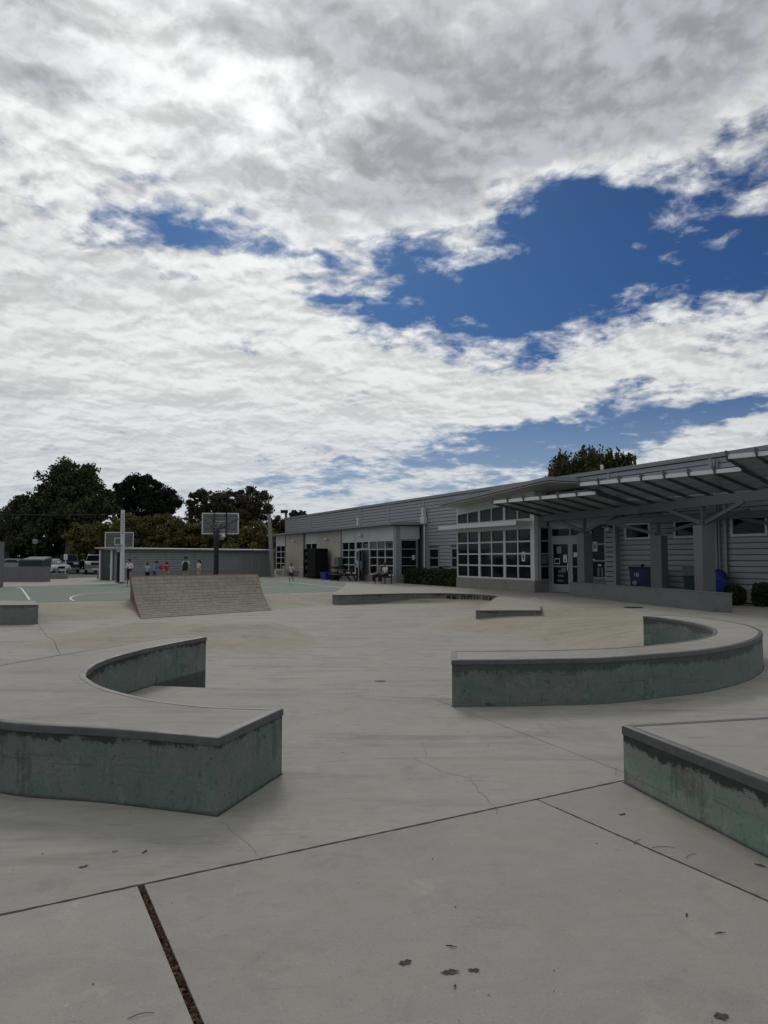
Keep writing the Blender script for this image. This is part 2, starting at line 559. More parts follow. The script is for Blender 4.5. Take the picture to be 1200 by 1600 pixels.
pbr('cloth_jean', (0.09, 0.12, 0.20), 0.9, var=0.1)
pbr('cloth_pattern', (0.42, 0.33, 0.36), 0.9, var=1.4, scale=24)
pbr('cloth_teal', (0.08, 0.17, 0.22), 0.9, var=0.1)
pbr('rim_orange', (0.10, 0.045, 0.03), 0.6, var=0)


def glass_mat(name, base, rough=0.04, spec=0.5):
    m = bpy.data.materials.new(name)
    m.use_nodes = True
    t = NT(m.node_tree)
    b = m.node_tree.nodes['Principled BSDF']
    rnd = t.n('ShaderNodeObjectInfo').outputs['Random']
    p = t.n('ShaderNodeNewGeometry').outputs['Position']
    k = t.mul(t.add(0.45, t.mul(rnd, 1.1)), t.add(0.6, t.mul(t.noise(p, 0.9, 4, 0.6), 0.8)))
    t.put(b.inputs['Base Color'], t.vm('SCALE', tuple(base), k))
    b.inputs['Roughness'].default_value = rough
    b.inputs['Specular IOR Level'].default_value = spec
    bn = t.n('ShaderNodeBump')
    bn.inputs['Strength'].default_value = 0.05
    bn.inputs['Distance'].default_value = 0.02
    t.put(bn.inputs['Height'], t.noise(p, 1.3, 2, 0.5))
    t.put(b.inputs['Normal'], bn.outputs[0])
    M[name] = m


glass_mat('glass', (0.009, 0.011, 0.012), spec=0.14)


def clear_mat(name, base, alpha):
    m = bpy.data.materials.new(name)
    m.use_nodes = True
    t = NT(m.node_tree)
    b = m.node_tree.nodes['Principled BSDF']
    b.inputs['Base Color'].default_value = tuple(base) + (1,)
    b.inputs['Roughness'].default_value = 0.15
    p = t.n('ShaderNodeNewGeometry').outputs['Position']
    t.put(b.inputs['Alpha'], t.add(alpha - 0.1, t.mul(t.noise(p, 1.0, 2, 0.5), 0.2)))
    b.inputs['Specular IOR Level'].default_value = 0.25
    M[name] = m


clear_mat('board_clear', (0.30, 0.33, 0.34), 0.22)
clear_mat('net_mesh', (0.5, 0.5, 0.5), 0.45)


def leaf_mat(name, c0, c1, rough=0.75):
    m = bpy.data.materials.new(name)
    m.use_nodes = True
    t = NT(m.node_tree)
    b = m.node_tree.nodes['Principled BSDF']
    p = t.n('ShaderNodeNewGeometry').outputs['Position']
    rnd = t.n('ShaderNodeNewGeometry').outputs['Random Per Island']
    f = t.add(t.mul(t.ss(t.noise(p, 0.7, 4, 0.6), 0.35, 0.65), 0.6), t.mul(rnd, 0.4))
    t.put(b.inputs['Base Color'], t.mix(f, tuple(c0), tuple(c1)))
    b.inputs['Roughness'].default_value = rough
    b.inputs['Specular IOR Level'].default_value = 0.2
    M[name] = m


leaf_mat('leaf_dark', (0.034, 0.044, 0.020), (0.082, 0.092, 0.040))
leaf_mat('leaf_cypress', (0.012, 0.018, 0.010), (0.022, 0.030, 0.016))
leaf_mat('leaf_olive', (0.070, 0.070, 0.022), (0.150, 0.135, 0.040))
leaf_mat('leaf_brown', (0.038, 0.036, 0.023), (0.078, 0.068, 0.042))
leaf_mat('leaf_green', (0.030, 0.040, 0.012), (0.085, 0.090, 0.026))
leaf_mat('leaf_hedge', (0.020, 0.030, 0.010), (0.055, 0.066, 0.022))

# ------------------------------------------------------------------ terrain
P_top = [(-20, 9.2), (-4.2, 9.75), (-3.3, 9.45), (0.8, 8.55), (2.2, 8.9), (4.3, 11.2), (5.3, 13.2), (5.9, 16), (7.2, 19.5), (8.0, 24.9),
         (3.9, 24.4), (5.2, 27.0), (6.1, 30.6), (3.8, 34.2), (-2.2, 34.3), (-5.28, 32.6), (-9.44, 27.75), (-12.4, 26.5), (-20, 23.4)]
P_bot = [(-17, 11.8), (-3.3, 11.6), (0.4, 10.7), (2.4, 12.6), (4.3, 16.3), (3.1, 19.8), (1.4, 20.8), (1.7, 24), (3.9, 29.3), (4.4, 30.9), (3.6, 32.2), (2.6, 32.9), (0, 32.9), (-1.8, 32.2),
         (-4.36, 28.8), (-8.2, 24.8), (-10.9, 23.4), (-17, 20.8)]
ZB = -0.43


def sd_poly(x, y, P):
    """signed distance grid to polygon (negative inside)"""
    d = np.full_like(x, 1e9)
    ins = np.zeros(x.shape, bool)
    n = len(P)
    for i in range(n):
        ax, ay = P[i]
        bx, by = P[(i + 1) % n]
        ex, ey = bx - ax, by - ay
        t = np.clip(((x - ax) * ex + (y - ay) * ey) / (ex * ex + ey * ey), 0, 1)
        d = np.minimum(d, np.hypot(x - ax - t * ex, y - ay - t * ey))
        c = ((ay > y) != (by > y))
        xs = ax + (y - ay) * ex / (ey if abs(ey) > 1e-9 else 1e-9)
        ins ^= c & (x < xs)
    return np.where(ins, -d, d)


HB = [(-1.8, 16.1), (-1.42, 17.5), (-2.4, 21.4), (-8.5, 21.8), (-8.5, 16.6), (-3.6, 16.1)]
HT = [(-3.0, 18.7), (-3.0, 19.6), (-6.4, 19.8), (-6.4, 18.9)]


def terrain(x, y):
    x = np.asarray(x, float)
    y = np.asarray(y, float)
    dt = sd_poly(x, y, P_top)
    db = sd_poly(x, y, P_bot)
    a = np.maximum(-dt, 0)
    b = np.maximum(db, 0)
    f = np.where(dt >= 0, 0.0, a / np.maximum(a + b, 1e-6))
    z = ZB * f
    ht = np.maximum(sd_poly(x, y, HT), 0)
    hb = np.maximum(-sd_poly(x, y, HB), 0)
    z = z + 0.36 * np.where(hb <= 0, 0, hb / np.maximum(hb + ht, 1e-6))
    return z


def tz(x, y):
    return float(terrain(np.array([x]), np.array([y]))[0])


def tanness(x, y):
    dt = sd_poly(x, y, P_top)
    db = sd_poly(x, y, P_bot)
    bank = np.clip(-dt / 0.25, 0, 1) * np.clip(db / 0.3 + 0.2, 0, 1) * np.clip((y - 17.0 + np.clip(x - 1.5, 0, 4) * 1.2) / 1.5, 0, 1)
    hb = np.clip(-sd_poly(x, y, HB) / 0.3, 0, 1)
    return np.clip(np.maximum(bank, hb * 0.95), 0, 1)


RX0, RX1, RY0, RY1 = -26.0, 14.0, -4.0, 37.0


def grid_bm(x0, x1, y0, y1, st):
    nx, ny = int((x1 - x0) / st) + 1, int((y1 - y0) / st) + 1
    xs, ys = np.linspace(x0, x1, nx), np.linspace(y0, y1, ny)
    bm = bmesh.new()
    V = [[bm.verts.new((x, y, 0)) for x in xs] for y in ys]
    for j in range(ny - 1):
        for i in range(nx - 1):
            bm.faces.new((V[j][i], V[j][i + 1], V[j + 1][i + 1], V[j + 1][i]))
    return bm


plaza = empty('skate_plaza', (0, 0, 0), kind='structure')


def cut(bm, a, b, half, side):
    """keep the part of bm to the left (side=+1) or right (-1) of line a->b, less half a joint"""
    a, b = Vector((a[0], a[1], 0)), Vector((b[0], b[1], 0))
    n = Vector((-(b - a).y, (b - a).x, 0)).normalized() * side
    o = bm.copy()
    bmesh.ops.bisect_plane(o, geom=o.verts[:] + o.edges[:] + o.faces[:], dist=1e-5, plane_co=a + n * half, plane_no=-n, clear_outer=True)
    return o


def finish_slab(bm, mat):
    xy = np.array([v.co[:2] for v in bm.verts])
    z = terrain(xy[:, 0], xy[:, 1])
    for v, h in zip(bm.verts, z):
        v.co.z = h
    for f in bm.faces: f.smooth = True
    tn = tanness(xy[:, 0], xy[:, 1])
    bm.verts.ensure_lookup_table()
    lay = bm.verts.layers.float.new('tan')
    for v, t_ in zip(bm.verts, tn): v[lay] = t_
    be = [e for e in bm.edges if e.is_boundary]
    r = bmesh.ops.extrude_edge_only(bm, edges=be)
    for g in r['geom']:
        if isinstance(g, bmesh.types.BMVert):
            g.co.z -= 0.045
    for e in be: e.smooth = False
    for f in bm.faces:
        if abs(f.normal.z) < 0.3: f.smooth = False
    bm.normal_update()
    me = bpy.data.meshes.new('pavement_slab')
    bm.to_mesh(me)
    bm.free()
    return link_mesh('pavement_slab', me, M[mat], plaza)


def g2(px, py, z=0.0):
    p = G(px, py, z)
    return (p.x, p.y)


J1 = (g2(0, 1430), g2(972, 1220), 0.0075)
J2 = (g2(222, 1388), g2(311, 1600), 0.017)
J3 = (g2(868, 1262), g2(1200, 1408), 0.0065)
J4 = (g2(412, 1242), g2(510, 1325), 0.0038)
J5 = (g2(445, 1140), g2(700, 1104), 0.0045)
J7 = (g2(740, 1116), g2(970, 1205), 0.0042)
J8 = (g2(224, 1070), g2(700, 1093), 0.005)
K1 = (g2(471, 1016, -0.40), g2(640, 963, -0.42), 0.006)
K2 = (g2(57, 973, -0.43), g2(95, 1022, -0.43), 0.006)
K3 = (g2(440, 972, -0.42), g2(745, 998, -0.42), 0.005)
K4 = (g2(640, 1040, -0.42), g2(840, 978, -0.38), 0.005)


def bsp(node, bm):
    if isinstance(node, str):
        if len(bm.faces):
            finish_slab(bm, node)
        return
    (a, b, hw), left, right = node
    L, Rr = cut(bm, a, b, hw, 1), cut(bm, a, b, hw, -1)
    bm.free()
    bsp(left, L)
    bsp(right, Rr)


far_tree = (K2, 'slab_mid', (K3, (K1, 'slab_mid', 'slab_mid'), (K1, 'slab_mid', (K4, 'slab_mid', 'slab_mid'))))
mid_tree = (J7, (J5, 'slab_mid', 'slab_mid'), 'slab_mid')
mid_tree = (J7, (J5, 'slab_mid', (J4, 'slab_mid', 'slab_mid')), 'slab_mid')
tree = (J1, (J8, far_tree, mid_tree), (J2, (J3, 'slab_stained', 'slab_near'), 'slab_near'))
bsp(tree, grid_bm(RX0, RX1, RY0, RY1, 0.21))

bed = grid_bm(RX0, RX1, RY0, RY1, 0.5)
xy = np.array([v.co[:2] for v in bed.verts])
for v, h in zip(bed.verts, terrain(xy[:, 0], xy[:, 1])): v.co.z = h - 0.04
me = bpy.data.meshes.new('joint_bed')
bed.to_mesh(me)
bed.free()
tag(link_mesh('joint_bed', me, M['soil']), kind='structure')

# far ground: one sheet round the plaza out to the horizon
BIG = 1500
mb = MB()
mb.poly([(-BIG, RY1, 0), (BIG, RY1, 0), (BIG, BIG, 0), (-BIG, BIG, 0)])
mb.poly([(-BIG, -BIG, 0), (BIG, -BIG, 0), (BIG, RY0, 0), (-BIG, RY0, 0)])
mb.poly([(-BIG, RY0, 0), (RX0, RY0, 0), (RX0, RY1, 0), (-BIG, RY1, 0)])
mb.poly([(RX1, RY0, 0), (BIG, RY0, 0), (BIG, RY1, 0), (RX1, RY1, 0)])
tag(mb.build('ground', M['plaza_far']), kind='structure')
mb = MB().prism([(-120, 57.5), (-24.5, 57.5), (-22, 62), (-20, 120), (-120, 120)], -0.05, 0.004)
tag(mb.build('parking_lot', M['asphalt']), kind='structure')

# building frame: local x runs right along the front, local y into the building
BX, BY = 6.887, 34.0
BROT = R(-64)
bld = empty('community_building', (BX, BY, 0), BROT, 'long grey metal sided one storey hall with white framed window bays', 'building')


def W(x, y, z=0.0):
    c, s = math.cos(BROT), math.sin(BROT)
    return Vector((BX + x * c - y * s, BY + x * s + y * c, z))


# court
court_poly = [(-20.5, 23.35), (-12.4, 26.56), (-9.44, 27.82), (-5.25, 32.7), (-2.25, 34.72)] + \
    [tuple(W(-12.2, -4.2)[:2]), tuple(W(-16, -2.6)[:2]), tuple(W(-36.5, -2.4)[:2])] + \
    [(-13.4, 64), (-15.0, 50), (-16.2, 45.2), (-19.2, 41.6), (-29, 35.5)]
tag(MB().prism(court_poly, -0.02, 0.006).build('basketball_court', M['court_green']), kind='structure')


def stripe(pts, wd=0.06, z=0.010):
    m_ = MB()
    pts = [Vector((p[0], p[1], 0)) for p in pts]
    L, Q = [], []
    for i, p in enumerate(pts):
        d_ = (pts[min(i + 1, len(pts) - 1)] - pts[max(i - 1, 0)]).normalized()
        nn = Vector((-d_.y, d_.x, 0)) * wd / 2
        L.append(p + nn)
        Q.append(p - nn)
    for i in range(len(pts) - 1):
        m_.poly([(Q[i].x, Q[i].y, z), (Q[i + 1].x, Q[i + 1].y, z), (L[i + 1].x, L[i + 1].y, z), (L[i].x, L[i].y, z)])
    return m_


def smooth_path(pts, k=8):
    pts = [Vector((p[0], p[1], 0)) for p in pts]
    o = []
    for i in range(len(pts) - 1):
        p0, p1, p2, p3 = pts[max(i - 1, 0)], pts[i], pts[i + 1], pts[min(i + 2, len(pts) - 1)]
        for j in range(k):
            t = j / k
            o.append(0.5 * ((2 * p1) + (p2 - p0) * t + (2 * p0 - 5 * p1 + 4 * p2 - p3) * t * t + (3 * p1 - p0 - 3 * p2 + p3) * t ** 3))
    o.append(pts[-1])
    return [(p.x, p.y) for p in o]


lines = [smooth_path([g2(*p) for p in [(24, 917.5), (32, 919), (37, 924), (42, 931), (46, 937.5)]]),
         smooth_path([g2(*p) for p in [(116, 939), (110, 936), (112, 933), (122, 930), (140, 927.6), (165, 926), (200, 924.6)]]),
         [g2(70, 919), g2(200, 917)], [g2(412, 918.3), g2(500, 918.0), g2(560, 916.4)],
         [g2(445, 909), g2(500, 915), g2(540, 919)], [g2(412, 909.5), g2(470, 911.3)],
         [g2(480, 908.3), g2(540, 909.6)]]
marks = empty('court_markings', (0, 0, 0), kind='structure')
for L in lines:
    stripe(L, 0.075).build('painted_line', M['white_line'], marks)

# ------------------------------------------------------------------ ledges


def outline_offset(P, d):
    """offset closed counter-clockwise outline outward by d (miter)"""
    n = len(P)
    o = []
    for i in range(n):
        a, b, c = Vector(P[i - 1]), Vector(P[i]), Vector(P[(i + 1) % n])
        e1, e2 = (b - a).normalized(), (c - b).normalized()
        n1, n2 = Vector((e1.y, -e1.x)), Vector((e2.y, -e2.x))
        m_ = (n1 + n2)
        if m_.length < 1e-4: m_ = n1
        m_.normalize()
        k = d / max(m_.dot(n1), 0.45)
        o.append((b.x + m_.x * k, b.y + m_.y * k))
    return o


def ccw(P):
    a = sum(P[i - 1][0] * P[i][1] - P[i][0] * P[i - 1][1] for i in range(len(P)))
    return P if a > 0 else P[::-1]


def ledge(name, P, top, bot, face_mat, label, cat='ledge', top_mat='ledge_top', steel=True, cop_h=0.047, joint=True):  # joint switches on the painted contact-shade ribbon at the foot
    P = ccw(P)
    cx, cy = sum(p[0] for p in P) / len(P), sum(p[1] for p in P) / len(P)
    root = empty(name, (cx, cy, bot), 0, label, cat)
    L = lambda q, z: (q[0] - cx, q[1] - cy, z - bot)
    n = len(P)
    m_ = MB()
    base = outline_offset(P, 0.0)
    for i in range(n):
        j = (i + 1) % n
        m_.poly([L(P[i], bot), L(P[j], bot), L(P[j], top), L(P[i], top)])
    m_.build('side_wall', M[face_mat], root, smooth=False)
    # top as a triangulated cap
    from mathutils.geometry import tessellate_polygon
    tri = tessellate_polygon([[Vector((p[0], p[1], 0)) for p in P]])
    fs = []
    for tr_ in tri:
        a_, b_, c_ = (Vector(P[k]) for k in tr_)
        cr = (b_ - a_).x * (c_ - a_).y - (b_ - a_).y * (c_ - a_).x
        fs.append(tuple(tr_) if cr > 0 else tuple(reversed(tr_)))
    me_ = bpy.data.meshes.new('top_slab')
    me_.from_pydata([L(p, top) for p in P], [], fs)
    link_mesh('top_slab', me_, M[top_mat], root)
    prof = [(-0.055, 0.0005), (-0.053, 0.003), (-0.002, 0.003), (0.004, 0.0), (0.006, -0.006), (0.007, -cop_h), (0.0, -cop_h - 0.003)]
    rings = [[L(q, top + dz) for q in outline_offset(P, do)] for do, dz in prof]
    m_ = MB()
    for k in range(len(prof) - 1):
        for i in range(n):
            j = (i + 1) % n
            m_.poly([rings[k][i], rings[k + 1][i], rings[k + 1][j], rings[k][j]][::-1])
    bm = bmesh.new()
    o = m_.build('steel_edge' if steel else 'edge_coping', M['steel_edge'] if steel else M[top_mat], root)
    bm.from_mesh(o.data)
    bmesh.ops.remove_doubles(bm, verts=bm.verts, dist=1e-4)
    for f in bm.faces: f.smooth = True
    for e in bm.edges:
        if e.is_manifold and e.calc_face_angle(0) > R(50): e.smooth = False
    bm.to_mesh(o.data)
    bm.free()
    if joint:  # dark ribbon on the ground, paints contact shade along the ledge foot
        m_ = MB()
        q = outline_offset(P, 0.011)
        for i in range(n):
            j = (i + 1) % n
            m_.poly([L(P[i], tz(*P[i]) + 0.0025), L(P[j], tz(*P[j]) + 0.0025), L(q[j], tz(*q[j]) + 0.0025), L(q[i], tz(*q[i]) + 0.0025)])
        m_.build('foot_shade', M['crack'], root)
    return root


# near left crescent
T0 = 0.475
outerL = [g2(341, 1153.6, T0), g2(170, 1139, T0), g2(0, 1127.5, T0), (-3.35, 5.75), (-3.85, 6.5), (-4.1, 7.4), g2(99, 1022, T0),
          g2(170, 1011, T0), g2(226.7, 1001, T0), g2(268, 995.8, T0)]
innerL = [g2(*p, T0) for p in [(322, 995.4), (255, 1008), (198, 1021), (158.7, 1033.7), (139, 1045), (133, 1055), (138.8, 1062), (158.7, 1073),
                               (198, 1084.7), (255, 1096), (340, 1104.5), (441, 1107.6)]]
oL = smooth_path(outerL, 5)
iL = smooth_path(innerL, 5)
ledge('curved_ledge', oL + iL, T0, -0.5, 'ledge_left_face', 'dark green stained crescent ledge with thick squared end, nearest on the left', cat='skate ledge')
# right crescent
T1 = 0.495
oR = smooth_path([g2(*p, T1) for p in [(706, 1031.5), (790, 1031.2), (860, 1030), (940, 1028.5), (1027, 1022.2), (1098, 1016), (1150, 1007.5), (1180, 998.5), (1191, 990), (1187, 984), (1168, 977), (1135, 970.5), (1090, 965), (1044, 961.3)]], 5)
iR = smooth_path([g2(*p, T1) for p in [(1005, 963), (1040, 966), (1075, 971.5), (1100, 977.5), (1112, 983), (1115, 988), (1108, 993.5), (1080, 1000.5), (1030, 1007), (980, 1011), (940, 1013.5), (860, 1016), (790, 1017), (706, 1017.5)]], 5)
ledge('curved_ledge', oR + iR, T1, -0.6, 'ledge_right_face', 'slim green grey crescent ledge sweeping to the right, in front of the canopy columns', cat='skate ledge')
# near right block
T2 = 0.40
a, b, c = g2(973.5, 1133.8, T2), g2(1200, 1221.7, T2), g2(1200, 1120.6, T2)
va, vc = Vector(b) - Vector(a), Vector(c) - Vector(a)
pr = [a, tuple(Vector(a) + va * 1.55), tuple(Vector(a) + va * 1.55 + vc * 2.3), tuple(Vector(a) + vc * 2.3)]
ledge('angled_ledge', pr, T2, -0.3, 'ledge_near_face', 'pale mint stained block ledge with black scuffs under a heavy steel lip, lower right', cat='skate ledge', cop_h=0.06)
# far left block
T3 = 0.16
c1 = g2(60, 944.5, T3)
pl = [(-16.5, 22.2), g2(20, 945.5, T3), g2(57, 945, T3), c1, g2(52, 938, T3), g2(30, 938.5, T3), (-16.5, 26.0)]
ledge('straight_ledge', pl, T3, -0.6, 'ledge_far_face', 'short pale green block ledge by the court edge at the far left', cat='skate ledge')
# raised pad in front of the building
T4 = -0.007
pp = smooth_path([g2(519.5, 929.5, T4), g2(545, 929.2, T4), g2(620, 927.3, T4), g2(693, 926.8, T4), g2(740, 928.2, T4), g2(768, 930.0, T4), g2(778, 931.4, T4)], 4) + \
    [g2(743.5, 953.7, T4), g2(846, 953.7, T4), (5.78, 27.2), (6.3, 30.6), (3.7, 34.9), (-2.0, 34.9)]
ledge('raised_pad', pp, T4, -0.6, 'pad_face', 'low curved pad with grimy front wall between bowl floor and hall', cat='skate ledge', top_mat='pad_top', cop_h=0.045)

# dark letter-like paint strokes on the pad front
pad = [o for o in bpy.data.objects if o.name == 'raised_pad'][0]
rs = random.Random(12)
A_, B_ = Vector(g2(696, 926.8, T4)), Vector(g2(768, 930.0, T4))
mid_ = Vector(g2(740, 928.2, T4))
for k in range(15):
    t_ = (k + .5) / 15
    p_ = A_.lerp(mid_, t_ / .62) if t_ < .62 else mid_.lerp(B_, (t_ - .62) / .38)
    dv = ((mid_ - A_) if t_ < .62 else (B_ - mid_)).normalized()
    nv = Vector((dv.y, -dv.x)) * 0.008
    if k in (4, 11): continue
    m_ = MB()
    def slab_(c, w_, z0, z1):
        a0, a1 = c - dv * w_ / 2, c + dv * w_ / 2
        m_.hexa([(a0.x + nv.x - pad.location.x, a0.y + nv.y - pad.location.y, z0 + .6), (a1.x + nv.x - pad.location.x, a1.y + nv.y - pad.location.y, z0 + .6), (a1.x - pad.location.x, a1.y - pad.location.y, z0 + .6), (a0.x - pad.location.x, a0.y - pad.location.y, z0 + .6)],
                [(a0.x + nv.x - pad.location.x, a0.y + nv.y - pad.location.y, z1 + .6), (a1.x + nv.x - pad.location.x, a1.y + nv.y - pad.location.y, z1 + .6), (a1.x - pad.location.x, a1.y - pad.location.y, z1 + .6), (a0.x - pad.location.x, a0.y - pad.location.y, z1 + .6)])
    slab_(p_, 0.045, -0.30, -0.075)
    if rs.random() < .6: slab_(p_ + dv * 0.065, 0.08, -0.30 if rs.random() < .5 else -.115, -0.26 if False else -0.075 if rs.random() < .2 else -.26)
    m_.build('paint_stroke', M['black_metal'], pad)
# ------------------------------------------------------------------ brick bank
bank = empty('brick_bank', (-6.9, 28.3, -0.43), 0, 'tan brick skate bank with red brick end and worn top edge', 'skate ramp')
b0, b1 = Vector(g2(221, 967, ZB)), Vector(g2(424.5, 953.5, ZB))
t0, t1 = Vector((-9.55, 27.95)), Vector((-5.41, 31.85))
ZT = 0.87


def bank_pt(s, t, off=0.0):
    p = b0.lerp(b1, s).lerp(t0.lerp(t1, s), t)
    z = ZB + 0.01 + (ZT - ZB - 0.01) * (0.42 * t + 0.58 * t * t)
    n = Vector((0.62, -0.66, 0.75)).normalized()
    return Vector((p.x, p.y, z)) + n * off - Vector(bank.location)


m_ = MB()
NS, NTT = 1, 12
for k in range(NTT):
    m_.poly([bank_pt(0, k / NTT), bank_pt(1, k / NTT), bank_pt(1, (k + 1) / NTT), bank_pt(0, (k + 1) / NTT)])
m_.build('ramp_face', M['mortar'], bank)
for s, mt in ((0, 'brick_red'), (1, 'brick_tan')):
    m_ = MB()
    m_.poly([bank_pt(s, k / NTT) for k in range(NTT + 1)] + [bank_pt(s, 1) - Vector((0, 0, 1.35)), bank_pt(s, 0) - Vector((0, 0, 0.1))])
    m_.build('side_wall', M[mt], bank)
dback = Vector((-0.10, 0.36, 0))
m_ = MB().hexa([bank_pt(0, 1) - Vector((0, 0, 0.9)), bank_pt(1, 1) - Vector((0, 0, 0.9)), bank_pt(1, 1) - Vector((0, 0, 0.9)) + dback, bank_pt(0, 1) - Vector((0, 0, 0.9)) + dback],
               [bank_pt(0, 1) + Vector((0, 0, 0.015)), bank_pt(1, 1) + Vector((0, 0, 0.015)), bank_pt(1, 1) + dback + Vector((0, 0, 0.015)), bank_pt(0, 1) + dback + Vector((0, 0, 0.015))])
m_.build('top_coping', M['brick_red'], bank)
rows = 14
rb = random.Random(4)
for k in range(rows):
    s = -rb.random() * 0.05 * (k % 2)
    e = 0.007
    ta, tb = k / rows + 0.0028, (k + 1) / rows - 0.0028
    while s < 0.995:
        L = rb.choice((0.050, 0.056, 0.062, 0.070, 0.040))
        s0, s1 = max(s, 0.0) + 0.0012, min(s + L, 1.0) - 0.0012
        s += L
        if s1 - s0 < 0.008: continue
        h = 0.006 + rb.random() * 0.008
        m_ = MB().hexa([bank_pt(s0, ta), bank_pt(s1, ta), bank_pt(s1, tb), bank_pt(s0, tb)],
                       [bank_pt(s0 + .001, ta + .003, h), bank_pt(s1 - .001, ta + .003, h), bank_pt(s1 - .001, tb - .003, h), bank_pt(s0 + .001, tb - .003, h)])
        m_.build('brick', M['brick_tan'], bank)
# red bricks on the bank's end
for k in range(9):
    za = 0.03 + k * 0.098
    for q in range(3):
        ya = 0.965 - q * 0.10 - (k % 2) * 0.04
        a_ = bank_pt(0, ya)
        zz = bank_pt(0, max(ya - 0.09, 0)).z
        if za + 0.43 > zz - 0.02: continue
        p0 = bank_pt(0, ya); p1 = bank_pt(0, ya - 0.085)
        nrm = Vector((-0.72, -0.69, 0)) * 0.012
        lo, hi = Vector((0, 0, za + 0.43)), Vector((0, 0, za + 0.51))
        A_, B_ = Vector((p0.x, p0.y, 0)), Vector((p1.x, p1.y, 0))
        MB().hexa([A_ + lo, A_ + lo + nrm, B_ + lo + nrm, B_ + lo], [A_ + hi, A_ + hi + nrm, B_ + hi + nrm, B_ + hi]).build('brick', M['brick_red'], bank)

# ------------------------------------------------------------------ building
# core walls behind the siding
MB().box(-41.5, 20, 1.87, 16, 0, 5.28).build('wall', M['siding_back_shade'], bld)
MB().box(-41.6, 20.1, 1.72, 16.1, 5.285, 5.45).build('parapet_cap', M['cap_metal'], bld)
MB().box(-14.0, 20, 1.75, 1.865, 0.0, 0.40).build('wall_base', M['plinth'], bld)

# siding planks, one mesh scaled in x
pk = MB()
pk.hexa([(0, -0.075, 0.0), (1, -0.075, 0.0), (1, 0, 0.0), (0, 0, 0.0)], [(0, -0.070, 0.176), (1, -0.070, 0.176), (1, 0, 0.190), (0, 0, 0.190)])
plank_me = pk.build('siding_plank', M['siding'], bld).data
bpy.data.objects.remove(bpy.data.objects['siding_plank'])


def plank(x0, x1, z, parent=bld, y=1.865, me=None, name='siding_plank', zs=1.0):
    o = bpy.data.objects.new(name, me or plank_me)
    col.objects.link(o)
    o.parent = parent
    o.location = (x0, y, z)
    o.scale = (x1 - x0, 1, zs)
    return o


main_windows = [(3.93, 5.23, 2.40, 2.98), (6.56, 7.86, 2.40, 3.0), (9.15, 10.5, 2.40, 3.03), (11.8, 13.1, 2.40, 3.03),
                (-12.9, -11.75, 1.02, 2.12), (-10.2, -9.05, 1.02, 2.13), (-7.9, -7.05, 1.02, 2.13)]
seams = [-41.4, -34.2, -28.8, -23.4, -18.6, -13.62, -8.2, -2.4, 2.98, 8.3, 13.7, 19.9]
PITCH = 0.21
for i in range(len(seams) - 1):
    xa, xb = seams[i] + 0.03, seams[i + 1] - 0.03
    zlow = 3.6 if xb < -13.5 else 0.38
    z = 5.285 - PITCH
    while z > zlow - 0.15:
        segs = [(xa, xb)]
        for (wx0, wx1, wz0, wz1) in main_windows:
            if z < wz1 + 0.05 and z + 0.18 > wz0 - 0.05:
                ns = []
                for (p, q) in segs:
                    if wx1 + 0.08 <= p or wx0 - 0.08 >= q:
                        ns.append((p, q))
                        continue
                    if wx0 - 0.08 > p: ns.append((p, wx0 - 0.08))
                    if wx1 + 0.08 < q: ns.append((wx1 + 0.08, q))
                segs = ns
        for (p, q) in segs:
            if p > -6.7 and q < 3.1 and z < 4.3: continue           # behind the window bay
            if q - p > 0.05: plank(p, q, z)
        z -= PITCH
for x in seams[1:-1]:
    z0 = 3.7 if x < -14 else 0.38
    if -6.8 < x < 3.5: z0 = 4.75
    MB().box(x - 0.075, x + 0.075, 1.765, 1.865, z0, 5.29).build('seam_trim', M['siding'], bld)


